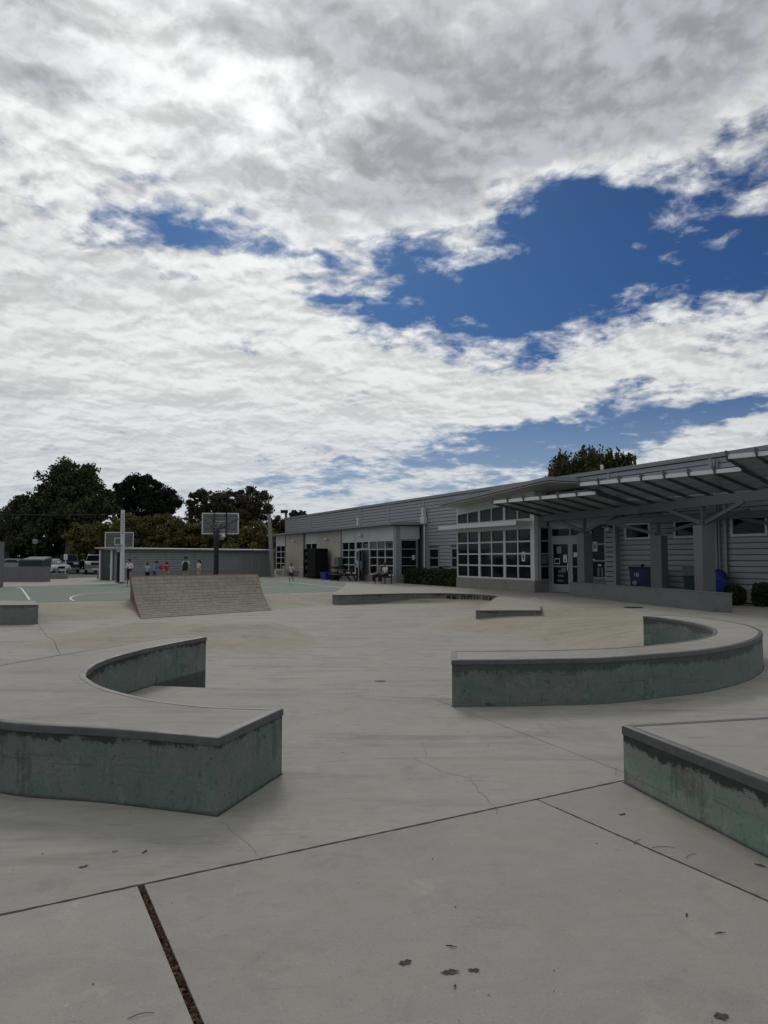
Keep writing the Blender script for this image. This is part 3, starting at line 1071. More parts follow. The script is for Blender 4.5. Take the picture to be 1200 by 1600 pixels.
def window(x0, x1, z0, z1, cols, rows, y, bar=0.06, outer=0.09, parent=bld, rot=0.0, org=None, mat='frame_white', xs=None, zs=None, dep=0.09, ztop=None, gl='glass'):
    """frame part with a pane sub-part per light; rot turns it about z at org"""
    loc = (0, 0, 0)
    m_ = MB()
    zt = ztop or (lambda x: z1)
    m_.box(x0, x0 + outer, y, y + dep, z0, zt(x0 + outer / 2))
    m_.box(x1 - outer, x1, y, y + dep, z0, zt(x1 - outer / 2))
    m_.box(x0 + outer, x1 - outer, y, y + dep, z0, z0 + outer)
    xa, xb = x0 + outer, x1 - outer
    m_.hexa([(xa, y, zt(xa) - outer), (xb, y, zt(xb) - outer), (xb, y + dep, zt(xb) - outer), (xa, y + dep, zt(xa) - outer)],
            [(xa, y, zt(xa)), (xb, y, zt(xb)), (xb, y + dep, zt(xb)), (xa, y + dep, zt(xa))])
    za, zb = z0 + outer, z1 - outer
    cx = xs or [xa + (xb - xa) * k / cols for k in range(cols + 1)]
    cz = zs or [za + (zb - za) * k / rows for k in range(rows + 1)]
    for k in range(1, len(cx) - 1):
        m_.box(cx[k] - bar / 2, cx[k] + bar / 2, y + 0.004, y + dep - 0.004, za, min(zt(cx[k] - bar), zt(cx[k] + bar)) - outer)
    for k in range(1, len(cz) - 1):
        for q in range(len(cx) - 1):
            m_.box(cx[q] + (bar / 2 if q else 0), cx[q + 1] - (bar / 2 if q < len(cx) - 2 else 0), y + 0.008, y + dep - 0.008, cz[k] - bar / 2, cz[k] + bar / 2)
    fr = m_.build('window', M[mat], parent, org or (0, 0, 0), rot)
    for q in range(len(cx) - 1):
        for k in range(len(cz) - 1):
            a0, a1 = cx[q] - 0.01, cx[q + 1] + 0.01
            c0, c1 = cz[k] - 0.01, cz[k + 1] + 0.01
            if k == len(cz) - 2 and ztop:
                MB().poly([(a0, y + dep * .6, c0), (a1, y + dep * .6, c0), (a1, y + dep * .6, zt(a1) - outer / 2), (a0, y + dep * .6, zt(a0) - outer / 2)]).build('pane', M[gl], fr)
            else:
                MB().poly([(a0, y + dep * .6, c0), (a1, y + dep * .6, c0), (a1, y + dep * .6, c1), (a0, y + dep * .6, c1)]).build('pane', M[gl], fr)
    return fr


for (x0, x1, z0, z1) in main_windows:
    if x0 > 0:
        window(x0 - 0.06, x1 + 0.06, z0 - 0.06, z1 + 0.06, 1, 1, 1.775, parent=bld)
    else:
        window(x0 - 0.06, x1 + 0.06, z0 - 0.06, z1 + 0.06, 1, 2, 1.775, mat='siding')

# --- entrance bay
XL, XR = -6.8, 0.0
MB().box(XL, XR, 0.0, 0.28, 0, 0.53).box(XR - 0.28, XR, 0.281, 0.85, 0, 0.53).box(XL, XL + 0.28, 0.281, 1.74, 0, 0.53).build('bay_plinth', M['plinth'], bld)
MB().box(XL + 0.05, XR - 0.06, 0.20, 0.26, 0.53, 3.02).box(XL + 0.05, XR - 0.06, 0.20, 0.26, 3.36, 3.9).build('bay_backing', M['black'], bld)
edges = [XL, -4.62, -2.40, -0.24]
for i in range(3):
    window(edges[i] + 0.002, edges[i + 1] - 0.002, 0.535, 3.02, 2, 4, 0.05, bar=0.065, outer=0.085)
topz = lambda x: 3.98 + (x - XL) * 0.052
for i in range(3):
    window(edges[i] + 0.002, edges[i + 1] - 0.002, 3.34, topz(edges[i]), 2, 1, 0.05, bar=0.065, outer=0.085, ztop=topz)
MB().box(XL, -0.24, 0.035, 0.16, 3.02, 3.34).build('spandrel', M['frame_white'], bld)
rz = lambda x: 4.30 + (x + 6.38) * 0.0557          # underside of the raked roof
MB().hexa([(XL, 0.03, topz(XL)), (XR - 0.24, 0.03, topz(-0.24)), (XR - 0.24, 0.19, topz(-0.24)), (XL, 0.19, topz(XL))],
          [(XL, 0.03, rz(XL)), (XR - 0.24, 0.03, rz(-0.24)), (XR - 0.24, 0.19, rz(-0.24)), (XL, 0.19, rz(XL))]).build('header_panel', M['panel_white'], bld)
MB().box(-0.24, 0.0, 0.03, 0.24, 0.53, rz(-0.2) - 0.002).build('corner_post', M['frame_white'], bld)
MB().box(XL, XL + 0.1, 0.2, 1.86, 0.53, rz(XL) - 0.002).build('side_panel', M['siding'], bld)
# side return window (turned to the right of the bay)
window(0.245, 0.845, 0.535, 3.02, 1, 4, -0.12, bar=0.06, outer=0.07, rot=math.pi / 2, mat='frame_grey')
MB().box(-0.20, -0.09, 0.241, 0.85, 3.021, rz(0) - 0.002).build('side_panel', M['panel_white'], bld)
MB().hexa([(-6.45, -1.2, rz(-6.45)), (2.58, -1.2, rz(2.58)), (2.9, 1.86, rz(2.9) - 0.05), (-7.0, 1.86, rz(-7.0) - 0.0)],
          [(-6.45, -1.2, rz(-6.45) + 0.03), (2.58, -1.2, rz(2.58) + 0.03), (2.9, 1.86, rz(2.9) - 0.02), (-7.0, 1.86, rz(-7.0) + 0.03)]).build('soffit', M['soffit'], bld)
MB().hexa([(-6.47, -1.17, rz(-6.47) + 0.031), (2.55, -1.17, rz(2.55) + 0.031), (2.87, 1.86, rz(2.87) - 0.019), (-7.02, 1.86, rz(-7.02) + 0.031)],
          [(-6.47, -1.17, rz(-6.47) + 0.062), (2.55, -1.17, rz(2.55) + 0.062), (2.87, 1.86, rz(2.87) + 0.012), (-7.02, 1.86, rz(-7.02) + 0.062)]).build('shadow_gap_strip', M['black'], bld)  # black strip painting the shadow line between soffit and roof edge
MB().hexa([(-6.55, -1.25, rz(-6.55) + 0.063), (2.63, -1.25, rz(2.63) + 0.063), (2.95, 1.86, rz(2.95) + 0.013), (-7.1, 1.86, rz(-7.1) + 0.063)],
          [(-6.55, -1.25, rz(-6.55) + 0.22), (2.63, -1.25, rz(2.63) + 0.22), (2.95, 1.86, rz(2.95) + 0.17), (-7.1, 1.86, rz(-7.1) + 0.22)]).build('bay_roof', M['cap_metal'], bld)
sh = MB().box(-7.25, -0.18, -0.86, -0.81, 3.09, 3.29).box(-7.25, -0.18, -0.81, 0.034, 3.245, 3.285)
for k in range(8):
    x = -7.2 + k * 0.99
    sh.box(x, x + 0.05, -0.81, 0.034, 3.13, 3.244)
sh.build('sun_shade', M['frame_white'], bld)

# --- recessed entrance wall, turned a little towards the plaza
YD, ER = 0.85, R(11.4)
EL = (0.0, YD, 0.0)
door = MB()
door.box(0.0, 0.13, 0, 0.12, 0, 2.96).box(0.13, 2.36, 0, 0.12, 2.41, 2.52).box(2.24, 2.34, 0, 0.12, 0, 2.409).box(0.13, 2.24, 0.01, 0.11, 2.30, 2.409)
door.build('door_frame', M['frame_grey'], bld, EL, ER)
window(0.13, 2.34, 2.525, 2.96, 2, 1, 0.0, bar=0.07, outer=0.06, mat='frame_grey', org=EL, rot=ER)
for dx0, dx1, hx in ((0.135, 1.235, 1.13), (1.24, 2.235, 1.33)):
    d_ = MB()
    d_.box(dx0, dx0 + 0.10, 0.02, 0.08, 0.02, 2.295).box(dx1 - 0.15, dx1, 0.02, 0.08, 0.02, 2.295)
    d_.box(dx0 + 0.10, dx1 - 0.15, 0.02, 0.08, 0.02, 0.38).box(dx0 + 0.10, dx1 - 0.15, 0.02, 0.08, 2.20, 2.295).box(dx0 + 0.10, dx1 - 0.15, 0.025, 0.075, 1.16, 1.22)
    dd = d_.build('door', M['frame_grey'], bld, EL, ER)
    for c0, c1 in ((0.37, 1.17), (1.21, 2.21)):
        MB().poly([(dx0 + 0.09, 0.05, c0), (dx1 - 0.14, 0.05, c0), (dx1 - 0.14, 0.05, c1), (dx0 + 0.09, 0.05, c1)]).build('pane', M['glass'], dd)
    MB().tube([(hx, 0.02, 0.98), (hx, -0.06, 0.98), (hx, -0.06, 1.36), (hx, 0.02, 1.36)], 0.018, 6).build('handle', M['trim_bright'], dd)
    for (nx, nz, nw, nh, mt) in ([(0.30, 1.78, 0.26, 0.32, 'paper_blue'), (0.66, 1.38, 0.22, 0.34, 'paper'), (0.15, 1.30, 0.32, 0.26, 'paper'), (0.38, 0.92, 0.42, 0.10, 'grey_plastic'), (0.33, 0.72, 0.36, 0.09, 'grey_plastic'), (0.30, 0.5, 0.36, 0.09, 'grey_plastic'), (0.55, 1.03, 0.30, 0.09, 'grey_plastic')] if dx0 < 1 else [(0.14, 1.62, 0.2, 0.2, 'paper')]):
        MB().box(dx0 + nx, dx0 + nx + nw, 0.040, 0.047, nz, nz + nh).build('notice', M[mt], dd)
    if dx0 < 1:
        MB().box(dx0 + 0.18, dx0 + 0.44, 0.036, 0.0395, 1.34, 1.52).build('notice_print', M['black'], dd)
        MB().box(dx0 + 0.74, dx0 + 0.82, 0.036, 0.0395, 1.45, 1.50).build('notice_print', M['black'], dd)
window(2.345, 3.13, 0.68, 2.96, 1, 3, 0.0, bar=0.06, outer=0.07, mat='frame_grey', org=EL, rot=ER)
for k, (nx, nz, nw, nh) in enumerate([(2.42, 1.86, 0.25, 0.42), (2.43, 1.42, 0.10, 0.12), (2.70, 1.22, 0.16, 0.09)]):
    MB().box(nx, nx + nw, 0.03, 0.04, nz, nz + nh).build('notice', M['paper'], bld, EL, ER)
MB().box(2.48, 2.61, 0.024, 0.0295, 1.98, 2.18).build('notice_print', M['grey_plastic'], bld, EL, ER)
for nx in (2.66, 2.84):
    MB().box(nx, nx + 0.11, 0.03, 0.04, 0.78, 1.16).build('notice', M['grey_plastic'], bld, EL, ER)
MB().box(2.345, 3.13, 0.0, 0.15, 0, 0.675).build('entrance_base', M['column_paint'], bld, EL, ER)
zz = 0.38
while zz < 2.9:
    MB().box(3.14, 3.52, -0.03, 0.10, zz, zz + 0.172).build('siding_plank', M['siding'], bld, EL, ER)
    zz += PITCH
MB().box(3.135, 3.525, 0.0, 0.09, 0.0, 0.37).build('entrance_base', M['plinth'], bld, EL, ER)
MB().box(3.53, 3.66, -0.05, 0.40, 0.0, 4.5).build('corner_board', M['siding'], bld, EL, ER)
MB().box(0.0, 3.53, 0.01, 0.15, 2.965, 4.60).build('entrance_fascia', M['siding'], bld, EL, ER)
MB().box(0.16, 3.5, 0.125, 0.15, 0.02, 2.96).build('entrance_backing', M['black'], bld, EL, ER)
lamp = MB().lathe([(0.05, 0), (0.11, 0.05), (0.11, 0.12), (0.04, 0.17)], 10, (3.33, -0.1, 2.74)).box(3.31, 3.35, -0.1, -0.002, 2.80, 2.83)
lamp.build('wall_lamp', M['trim_bright'], bld, EL, ER)
# posters behind the bay glass (paper on the pane) and a wavy sign
MB().box(-1.05, -0.80, 0.090, 0.100, 1.42, 1.86).build('notice', M['paper'], bld)
MB().box(-0.97, -0.88, 0.086, 0.0895, 1.5, 1.72).build('notice_print', M['black'], bld)
MB().box(-6.55, -5.75, 0.090, 0.100, 1.13, 1.24).build('notice', M['grey_plastic'], bld)
o = MB().box(0.10, 0.115, 0.36, 0.70, 1.30, 1.72)
o.build('notice', M['grey_plastic'], bld, (0.0, 0, 0))
# downpipes, conduit
MB().tube([(8.93, 1.70, 0.45), (8.93, 1.70, 3.9)], 0.06, 8).tube([(8.93, 1.70, 0.46), (8.93, 1.45, 0.2)], 0.06, 8).build('downpipe', M['siding'], bld, smooth=True)
MB().box(8.50, 8.56, 1.70, 1.76, 0.5, 5.2).build('conduit', M['siding'], bld)
MB().box(8.64, 8.68, 1.70, 1.76, 0.5, 5.2).build('conduit', M['siding'], bld)
MB().tube([(-13.35, 1.70, 0.2), (-13.35, 1.70, 3.75)], 0.055, 8).box(-13.62, -13.12, 1.52, 1.76, 3.72, 4.15).box(-13.50, -13.25, 1.55, 1.76, 4.15, 4.75).build('downpipe', M['frame_white'], bld)

# --- far wing
def wing():
    xa, xb = -38.62, -14.0
    MB().box(xa, xb - 0.12, 0.10, 1.70, 0.45, 3.58).build('wing_core', M['siding_back_shade'], bld)
    MB().box(xa, -22.84, 0.02, 0.12, 0.0, 0.44).box(-22.84, xb, 0.02, 0.12, 0.0, 0.44).box(xb - 0.1, xb, 0.121, 1.86, 0, 0.44).build('wing_plinth', M['plinth'], bld)
    # beige render panels
    MB().box(-35.75, -31.1, 0.0, 0.099, 0.441, 3.62).build('render_panel', M['beige_wall'], bld)
    MB().box(-27.9, -23.0, 0.0, 0.099, 0.441, 3.62).build('render_panel', M['beige_wall'], bld)
    MB().box(-31.05, -27.95, 0.01, 0.099, 0.441, 2.02).build('render_panel', M['beige_wall'], bld)
    for x in (-35.8, -31.05, -22.92):
        MB().box(x - 0.05, x + 0.05, -0.06, 0.10, 0.05, 3.55).build('downpipe', M['siding'], bld)
    window(xa, -35.86, 0.45, 2.72, 2, 4, 0.02)
    window(-30.65, -27.95, 2.05, 2.80, 2, 1, 0.02)
    for p, q, z in ((xa, -35.86, 2.722), (-30.65, -27.95, 2.802), (-22.84, -20.37, 2.76), (-20.33, -18.10, 2.76), (-18.06, -14.36, 2.76)):
        MB().box(p, q, 0.015, 0.099, z, 3.62).build('white_panel', M['panel_white'], bld)
    window(-22.84, -20.37, 0.45, 2.755, 2, 4, 0.02)
    window(-20.33, -18.10, 2.12, 2.755, 2, 1, 0.02)
    window(-18.06, -14.36, 0.45, 2.755, 3, 4, 0.02)
    MB().box(-14.355, -14.0, 0.0, 0.30, 0.441, 3.62).build('corner_post', M['siding'], bld)
    # turned corner
    window(0.31, 1.55, 0.45, 2.755, 1, 4, -0.09, rot=math.pi / 2, org=(xb - 0.09, 0, 0), bar=0.05, mat='siding')
    MB().box(xb - 0.09, xb - 0.005, 0.31, 1.70, 2.76, 3.62).build('white_panel', M['panel_white'], bld)
    MB().box(xb - 0.012, xb - 0.002, 1.15, 1.36, 1.45, 1.75).build('notice', M['paper'], bld)
    # door leaf standing open beside a narrow frame
    dd = MB().box(-20.3, -20.2, 0.0, 0.1, 0.02, 2.11).box(-19.45, -19.35, 0.0, 0.1, 0.02, 2.11).box(-20.2, -19.45, 0.0, 0.1, 2.02, 2.11).build('door', M['frame_white'], bld)
    MB().box(-20.2, -19.45, 0.07, 0.09, 0.02, 2.02).build('pane', M['black'], dd)
    dd = MB().box(0, 0.09, -0.03, 0.03, 0.02, 2.1).box(1.0, 1.09, -0.03, 0.03, 0.02, 2.1).box(0.09, 1.0, -0.03, 0.03, 2.0, 2.1).box(0.09, 1.0, -0.03, 0.03, 0.02, 0.2).build('door', M['frame_grey'], bld, (-19.3, 0.02, 0), R(-35))
    MB().poly([(0.08, 0, 0.19), (1.01, 0, 0.19), (1.01, 0, 2.01), (0.08, 0, 2.01)]).build('pane', M['glass'], dd)
    MB().hexa([(-39.8, -0.55, 3.60), (-13.6, -0.55, 3.64), (-13.6, 1.80, 3.66), (-39.8, 1.80, 3.62)], [(-39.8, -0.55, 3.74), (-13.6, -0.55, 3.79), (-13.6, 1.80, 3.86), (-39.8, 1.80, 3.80)]).build('wing_roof', M['cap_metal'], bld)
    MB().box(-39.7, -13.8, -0.45, 1.8, 3.585, 3.60).build('soffit', M['frame_grey'], bld)
    for x, z in ((-33.3, 2.92), (-25.6, 2.88), (-19.2, 3.02)):
        MB().lathe([(0.03, 0.0), (0.13, 0.03), (0.15, 0.10), (0.08, 0.2), (0.03, 0.22)], 10, (x, -0.16, z)).box(x - 0.03, x + 0.03, -0.15, 0.0, z + 0.06, z + 0.12).build('wall_lamp', M['white_paint'], bld)
    MB().box(-24.6, -23.4, -0.012, 0.0, 2.72, 2.76).build('wall_trim', M['siding'], bld)
    MB().box(-33.0, -32.0, -0.012, 0.0, 2.72, 2.76).build('wall_trim', M['siding'], bld)
    MB().tube([(-22.0, 0.9, 3.8), (-22.0, 0.9, 4.55)], 0.07, 8).build('vent_pipe', M['white_paint'], bld)


wing()
MB().tube([(1.8, 2.5, 5.40), (1.8, 2.5, 5.62)], 0.035, 8).lathe([(0.04, 0), (0.065, 0.03), (0.065, 0.2), (0.03, 0.23)], 10, (1.8, 2.5, 5.58)).build('vent_pipe', M['white_paint'], bld)

# ------------------------------------------------------------------ canopy
can = empty('entrance_canopy', (9.0, 27.5, 0), 0, 'stepped perforated metal canopy with bright front edges on grey columns', 'canopy')
CO = Vector(can.location)


def lc(p): return Vector(p) - CO


def at_z(px, py, z):
    return G(px, py, z)


e_dir = None
mat_perf = bpy.data.materials.new('perforated')
mat_perf.use_nodes = True
t = NT(mat_perf.node_tree)
pb = mat_perf.node_tree.nodes['Principled BSDF']
pos = t.n('ShaderNodeNewGeometry').outputs['Position']
rot = t.n('ShaderNodeVectorRotate', rotation_type='Z_AXIS')
t.put(rot.inputs['Vector'], pos)
rot.inputs['Angle'].default_value = R(-37.7)
sx = t.sep(rot.outputs[0])
wv = t.m('SINE', t.mul(sx[1], 2 * math.pi / 0.085))
c_ = t.mix(t.ss(wv, -0.2, 0.5), (0.20, 0.212, 0.214), (0.34, 0.355, 0.355))
t.put(pb.inputs['Base Color'], c_)
pb.inputs['Roughness'].default_value = 0.5
pb.inputs['Metallic'].default_value = 0.1
# punched holes: part of the daylight comes through the sheet
t.put(pb.inputs['Alpha'], t.ss(wv, -0.6, 0.7, 0.42, 0.80))
segs = [((771, 785.5), (933.5, 770.6), 4.0, 6), ((906, 758), (1161, 733.7), 4.27, 7), ((1137, 715), (1200, 709), 4.52, 2)]
for si, (pa, pb_, z, n) in enumerate(segs):
    A, B = at_z(*pa, z), at_z(*pb_, z)
    if si == 2:
        d_ = (B - A).normalized()
        B = A + d_ * 6.6
        n = 8
    d_ = (B - A).normalized()
    rv = Vector((-d_.y, d_.x, 0))
    if rv.y < 0: rv = -rv
    LEN = 5.4
    slope = -0.155
    back = rv * LEN + Vector((0, 0, slope * LEN))
    sec = empty('canopy_section', lc(A), 0)
    sec.parent = can
    bpy.context.view_layer.update()
    for k in range(n):
        p, q = (B - A) * (k / n) + d_ * 0.035, (B - A) * ((k + 1) / n) - d_ * 0.035
        th = Vector((0, 0, 0.035))
        # front and rear sheets with a slit of sky between them over the beam
        f0, f1 = 0.03, 0.515
        for g0, g1 in ((0.02, 0.50), (0.53, 0.985)):
            MB().hexa([p + back * g0, q + back * g0, q + back * g1, p + back * g1], [p + back * g0 + th, q + back * g0 + th, q + back * g1 + th, p + back * g1 + th]).build('roof_panel', mat_perf, sec)
    m_ = MB()
    for k in range(n):
        p, q = (B - A) * (k / n) + d_ * 0.03, (B - A) * ((k + 1) / n) - d_ * 0.03
        m_.bar(p + Vector((0, 0, 0.02)), q + Vector((0, 0, 0.02)), 0.10, 0.13)
    m_.build('edge_trim', M['trim_bright'], sec)
    m_ = MB()
    for k in range(n + 1):
        p = (B - A) * (k / n)
        m_.bar(p + back * -0.015 + Vector((0, 0, -0.03)), p + back + Vector((0, 0, -0.03)), 0.05, 0.10)
        m_.hexa([p - d_ * .03 - rv * .12 + Vector((0, 0, .03)), p + d_ * .03 - rv * .12 + Vector((0, 0, .03)), p + d_ * .03 + rv * .28 + Vector((0, 0, .03)), p - d_ * .03 + rv * .28 + Vector((0, 0, .03))],
                [p - d_ * .03 - rv * .12 + Vector((0, 0, .2)), p + d_ * .03 - rv * .12 + Vector((0, 0, .2)), p + d_ * .03 + rv * .12 + Vector((0, 0, .12)), p - d_ * .03 + rv * .12 + Vector((0, 0, .12))])
    m_.build('rafter', M['steel_grey'], sec)

beam_pts = [(7.28, 34.0), (8.44, 31.1), (9.7, 28.0), (10.34, 23.9), (11.0, 21.2), (12.0, 17.0)]
m_ = MB()
for i in range(len(beam_pts) - 1):
    a, b = beam_pts[i], beam_pts[i + 1]
    dd = (Vector(b) - Vector(a)).normalized() * 0.0
    m_.bar(lc((a[0], a[1], 3.40)), lc((b[0], b[1], 3.40)), 0.22, 0.30)
m_.build('front_beam', M['steel_grey'], can)
rear_pts = [(8.7, 30.3), (10.4, 28.0), (13.4, 24.2), (15.6, 21.2)]
m_ = MB()
for i in range(len(rear_pts) - 1):
    a, b = rear_pts[i], rear_pts[i + 1]
    m_.bar(lc((a[0], a[1], 3.07)), lc((b[0], b[1], 3.07)), 0.2, 0.26)
m_.build('rear_beam', M['steel_grey'], can)


def column(x, y, h, dirv, zbeam, sz=0.46):
    ang = math.atan2(dirv[1], dirv[0])
    c = MB().box(-sz / 2, sz / 2, -sz / 2, sz / 2, 0, h).build('column', M['column_paint'], can, lc((x, y, 0)), ang, bevel=0.012)
    dv = Vector((dirv[0], dirv[1], 0)).normalized()
    pv = Vector((-dv.y, dv.x, 0))
    top = lc((x, y, h))
    m2 = MB().bar(top, top + Vector((0, 0, zbeam - h)), 0.13, 0.13)
    m2.bar(top + Vector((0, 0, 0.10)) - dv * .16, top + Vector((0, 0, 0.10)) + dv * .16, 0.03, 0.18)
    m2.build('post', M['steel_grey'], can)
    for sg in (-1, 1):
        MB().bar(top + Vector((0, 0, 0.08)) + dv * sg * 0.12, top + dv * sg * 2.0 + Vector((0, 0, zbeam - h)), 0.08, 0.12).build('strut', M['steel_grey'], can)
    MB().bar(top + Vector((0, 0, 0.08)) + pv * 0.12, top + pv * 1.7 + Vector((0, 0, zbeam - h - 0.1)), 0.06, 0.08).build('strut', M['steel_grey'], can)


column(8.44, 31.1, 2.62, (0.38, -0.92), 3.28)
column(10.34, 23.9, 2.64, (0.2, -1), 3.28)
column(10.40, 28.0, 2.42, (0.62, -0.78), 2.96)
column(12.1, 16.8, 2.64, (0.25, -1), 3.28)
column(13.6, 24.0, 2.42, (0.62, -0.78), 2.96)

# low grey seat walls under the canopy
wl = smooth_path([(9.69, 21.79), (9.05, 24.6), (8.42, 27.6), (7.72, 31.0)], 5)
wr = [(p[0] + 0.42, p[1] - 0.28 + i * 0.02) for i, p in enumerate(wl)]
wr = smooth_path([(10.06, 21.48), (9.45, 24.5), (8.85, 27.5), (8.16, 31.05)], 5)
lw = empty('seat_wall', (8.8, 26.5, 0), 0, 'long low charcoal grey wall running under the canopy past the entrance', 'low wall')
P = ccw(wl + wr[::-1])
MB().prism([(p[0] - 8.8, p[1] - 26.5) for p in P], -0.05, 0.545).build('wall_body', M['grey_wall'], lw)
MB().prism([(p[0] - 8.8, p[1] - 26.5) for p in outline_offset(P, 0.012)], 0.546, 0.575).build('wall_cap', M['grey_wall'], lw)
m_ = MB()
a = G(1192, 946, 0)
sw = MB().prism([(a.x + .05, a.y), (a.x + 3.2, a.y + 0.4), (a.x + 3.4, a.y + 0.9), (a.x + 0.28, a.y + 0.5)], -0.05, 0.48).build('seat_wall', M['grey_wall'], bevel=0.015)
tag(sw, 'short grey wall end at the right edge beyond the shrubs', 'low wall')
tag(MB().prism([tuple(G(1143, 934)[:2]), tuple(G(1195, 946)[:2]), tuple(W(12.2, 1.6)[:2]), tuple(W(7.4, 1.6)[:2])], -0.05, 0.02).build('planting_bed', M['mulch']), kind='structure')

# ------------------------------------------------------------------ foliage
rng = np.random.default_rng(11)


def leaf_mesh(name, centers, sizes, elong=1.6, droop=0.0):
    n = len(centers)
    centers = np.asarray(centers, float)
    d = rng.normal(size=(n, 3))
    d[:, 2] -= droop * 2.0
    d /= np.linalg.norm(d, axis=1)[:, None]
    u = np.cross(d, rng.normal(size=(n, 3)))
    u /= np.linalg.norm(u, axis=1)[:, None]
    s = np.asarray(sizes).reshape(-1, 1)
    a = d * s * elong * 0.5
    b = u * s * 0.5
    V = np.stack([centers - a, centers + b * 0.9 - a * 0.1, centers + a, centers - b * 0.9 - a * 0.1], 1).reshape(-1, 3)
    me_ = bpy.data.meshes.new(name)
    me_.vertices.add(n * 4)
    me_.vertices.foreach_set('co', V.ravel())
    me_.loops.add(n * 4)
    me_.loops.foreach_set('vertex_index', np.arange(n * 4, dtype=np.int32))
    me_.polygons.add(n)
    me_.polygons.foreach_set('loop_start', np.arange(0, n * 4, 4, dtype=np.int32))
    me_.polygons.foreach_set('loop_total', np.full(n, 4, np.int32))
    me_.update(calc_edges=True)
    return me_


def clumps(spec, n_clump, n_leaf, clump_r, jitter=0.25, hollow=0.55, strand=0.0):
    """spec: list of (cx,cy,cz,rx,ry,rz) ellipsoids; returns leaf centres"""
    out = []
    vol = np.array([s[3] * s[5] for s in spec])
    cnt = np.maximum((n_clump * vol / vol.sum()).astype(int), 3)
    for s, c in zip(spec, cnt):
        dd = rng.normal(size=(c, 3))
        dd /= np.linalg.norm(dd, axis=1)[:, None]
        r = hollow + (1 - hollow) * rng.random((c, 1)) ** 0.6
        cc = np.array(s[:3]) + dd * r * np.array(s[3:])
        for p in cc:
            k = int(n_leaf * (0.5 + rng.random()))
            rr = clump_r * (0.55 + 0.8 * rng.random())
            q = rng.normal(size=(k, 3))
            q /= np.linalg.norm(q, axis=1)[:, None]
            q *= rng.random((k, 1)) ** 0.45
            if strand:
                out.append(p + q * rr * np.array([0.55, 0.55, strand]) - np.array([0, 0, rr * strand * 0.5]))
            else:
                out.append(p + q * rr * np.array([1, 1, 0.75]))
    return np.concatenate(out)


def tree_thing(name, loc, spec, trunk_h, trunk_r, leaf, label, n_clump=90, n_leaf=70, cr=1.0, ls=0.32, bark='bark', droop=0.0, cat='tree', limbs=6, hollow=0.5, group=None, strand=0.0):
    root = empty(name, loc, 0, label, cat, group)
    if trunk_h:
        m2 = MB()
        lean = Vector((rng.uniform(-.3, .3), rng.uniform(-.3, .3), 0))
        fork = Vector((0, 0, trunk_h)) + lean
        m2.tube([(0, 0, -0.1), lean * 0.4 + Vector((0, 0, trunk_h * 0.5)), fork], [trunk_r * 1.25, trunk_r, trunk_r * 0.85], 8)
        for k in range(limbs):
            s = spec[k % len(spec)]
            an = rng.uniform(0, 2 * math.pi)
            tip = Vector((s[0] + math.cos(an) * s[3] * 0.6, s[1] + math.sin(an) * s[4] * 0.6, s[2] + s[5] * rng.uniform(-0.2, 0.5)))
            mid = fork.lerp(tip, 0.5) + Vector((rng.uniform(-.4, .4), rng.uniform(-.4, .4), rng.uniform(0, .5)))
            m2.tube([fork - Vector((0, 0, trunk_h * 0.15)), mid, tip], [trunk_r * 0.6, trunk_r * 0.35, trunk_r * 0.1], 6)
        m2.build('trunk', M[bark], root, smooth=True)
    pts = clumps(spec, int(n_clump * 1.25), int(n_leaf * 1.6), cr * 0.80, hollow=hollow, strand=strand)
    ls *= 0.70
    me_ = leaf_mesh('crown', pts, ls * (0.6 + 0.8 * rng.random(len(pts))), droop=droop)
    link_mesh('crown', me_, M[leaf], root)
    return root


def XZ(px, py, Y):
    d = ray(px, py)
    k = Y / d.y
    return d.x * k, H + d.z * k


def tspec(Y, L, X0, depth=0.8):
    """crown lobes given in photograph pixels (cx,cy,rx,ry) at distance Y, relative to X0"""
    o = []
    for cx, cy, rx, ry in L:
        x, z = XZ(cx, cy, Y)
        k = Y / F
        o.append((x - X0, rng.uniform(-0.6, 0.6), z, rx * k, rx * k * depth, ry * k))
    return o


def make_tree(name, px, Y, lobes, label, **kw):
    X0 = XZ(px, 870, Y)[0]
    return tree_thing(name, (X0, Y, 0), tspec(Y, lobes, X0), label=label, **kw)


make_tree('broadleaf_tree', 112, 86, [(118, 752, 44, 32), (92, 760, 34, 26), (60, 790, 40, 26), (110, 800, 60, 36), (150, 790, 34, 34), (40, 812, 40, 26), (80, 830, 50, 22)],
          'huge dark spreading tree towering over the parked cars', trunk_h=4.2, trunk_r=0.75, leaf='leaf_dark', n_clump=340, n_leaf=62, cr=0.95, ls=0.34, bark='bark_pale', limbs=9, hollow=0.35)
make_tree('cypress_tree', 225, 96, [(216, 758, 30, 16), (240, 775, 30, 18), (200, 775, 26, 18), (262, 785, 20, 16), (225, 800, 48, 26), (190, 765, 12, 10)],
          'near black dense cypress standing behind the olive shrubs', trunk_h=4.5, trunk_r=0.5, leaf='leaf_cypress', n_clump=170, n_leaf=110, cr=0.95, ls=0.30, hollow=0.3)
make_tree('round_crown_tree', 358, 92, [(355, 786, 42, 22), (320, 786, 28, 20), (395, 780, 28, 18), (360, 804, 55, 22), (310, 808, 22, 16), (408, 800, 18, 20)],
          'brownish round tree with gaps in its crown behind the near hoop', trunk_h=4.0, trunk_r=0.4, leaf='leaf_brown', n_clump=190, n_leaf=62, cr=0.85, ls=0.30, limbs=9, hollow=0.45)
make_tree('slim_tree', 12, 92, [(10, 812, 22, 18), (24, 800, 14, 16), (-10, 830, 24, 26), (5, 845, 26, 20)],
          'thin leafed tree at the far left edge beside the huge tree', trunk_h=4.0, trunk_r=0.3, leaf='leaf_dark', n_clump=80, n_leaf=45, cr=0.8, ls=0.30, hollow=0.3)
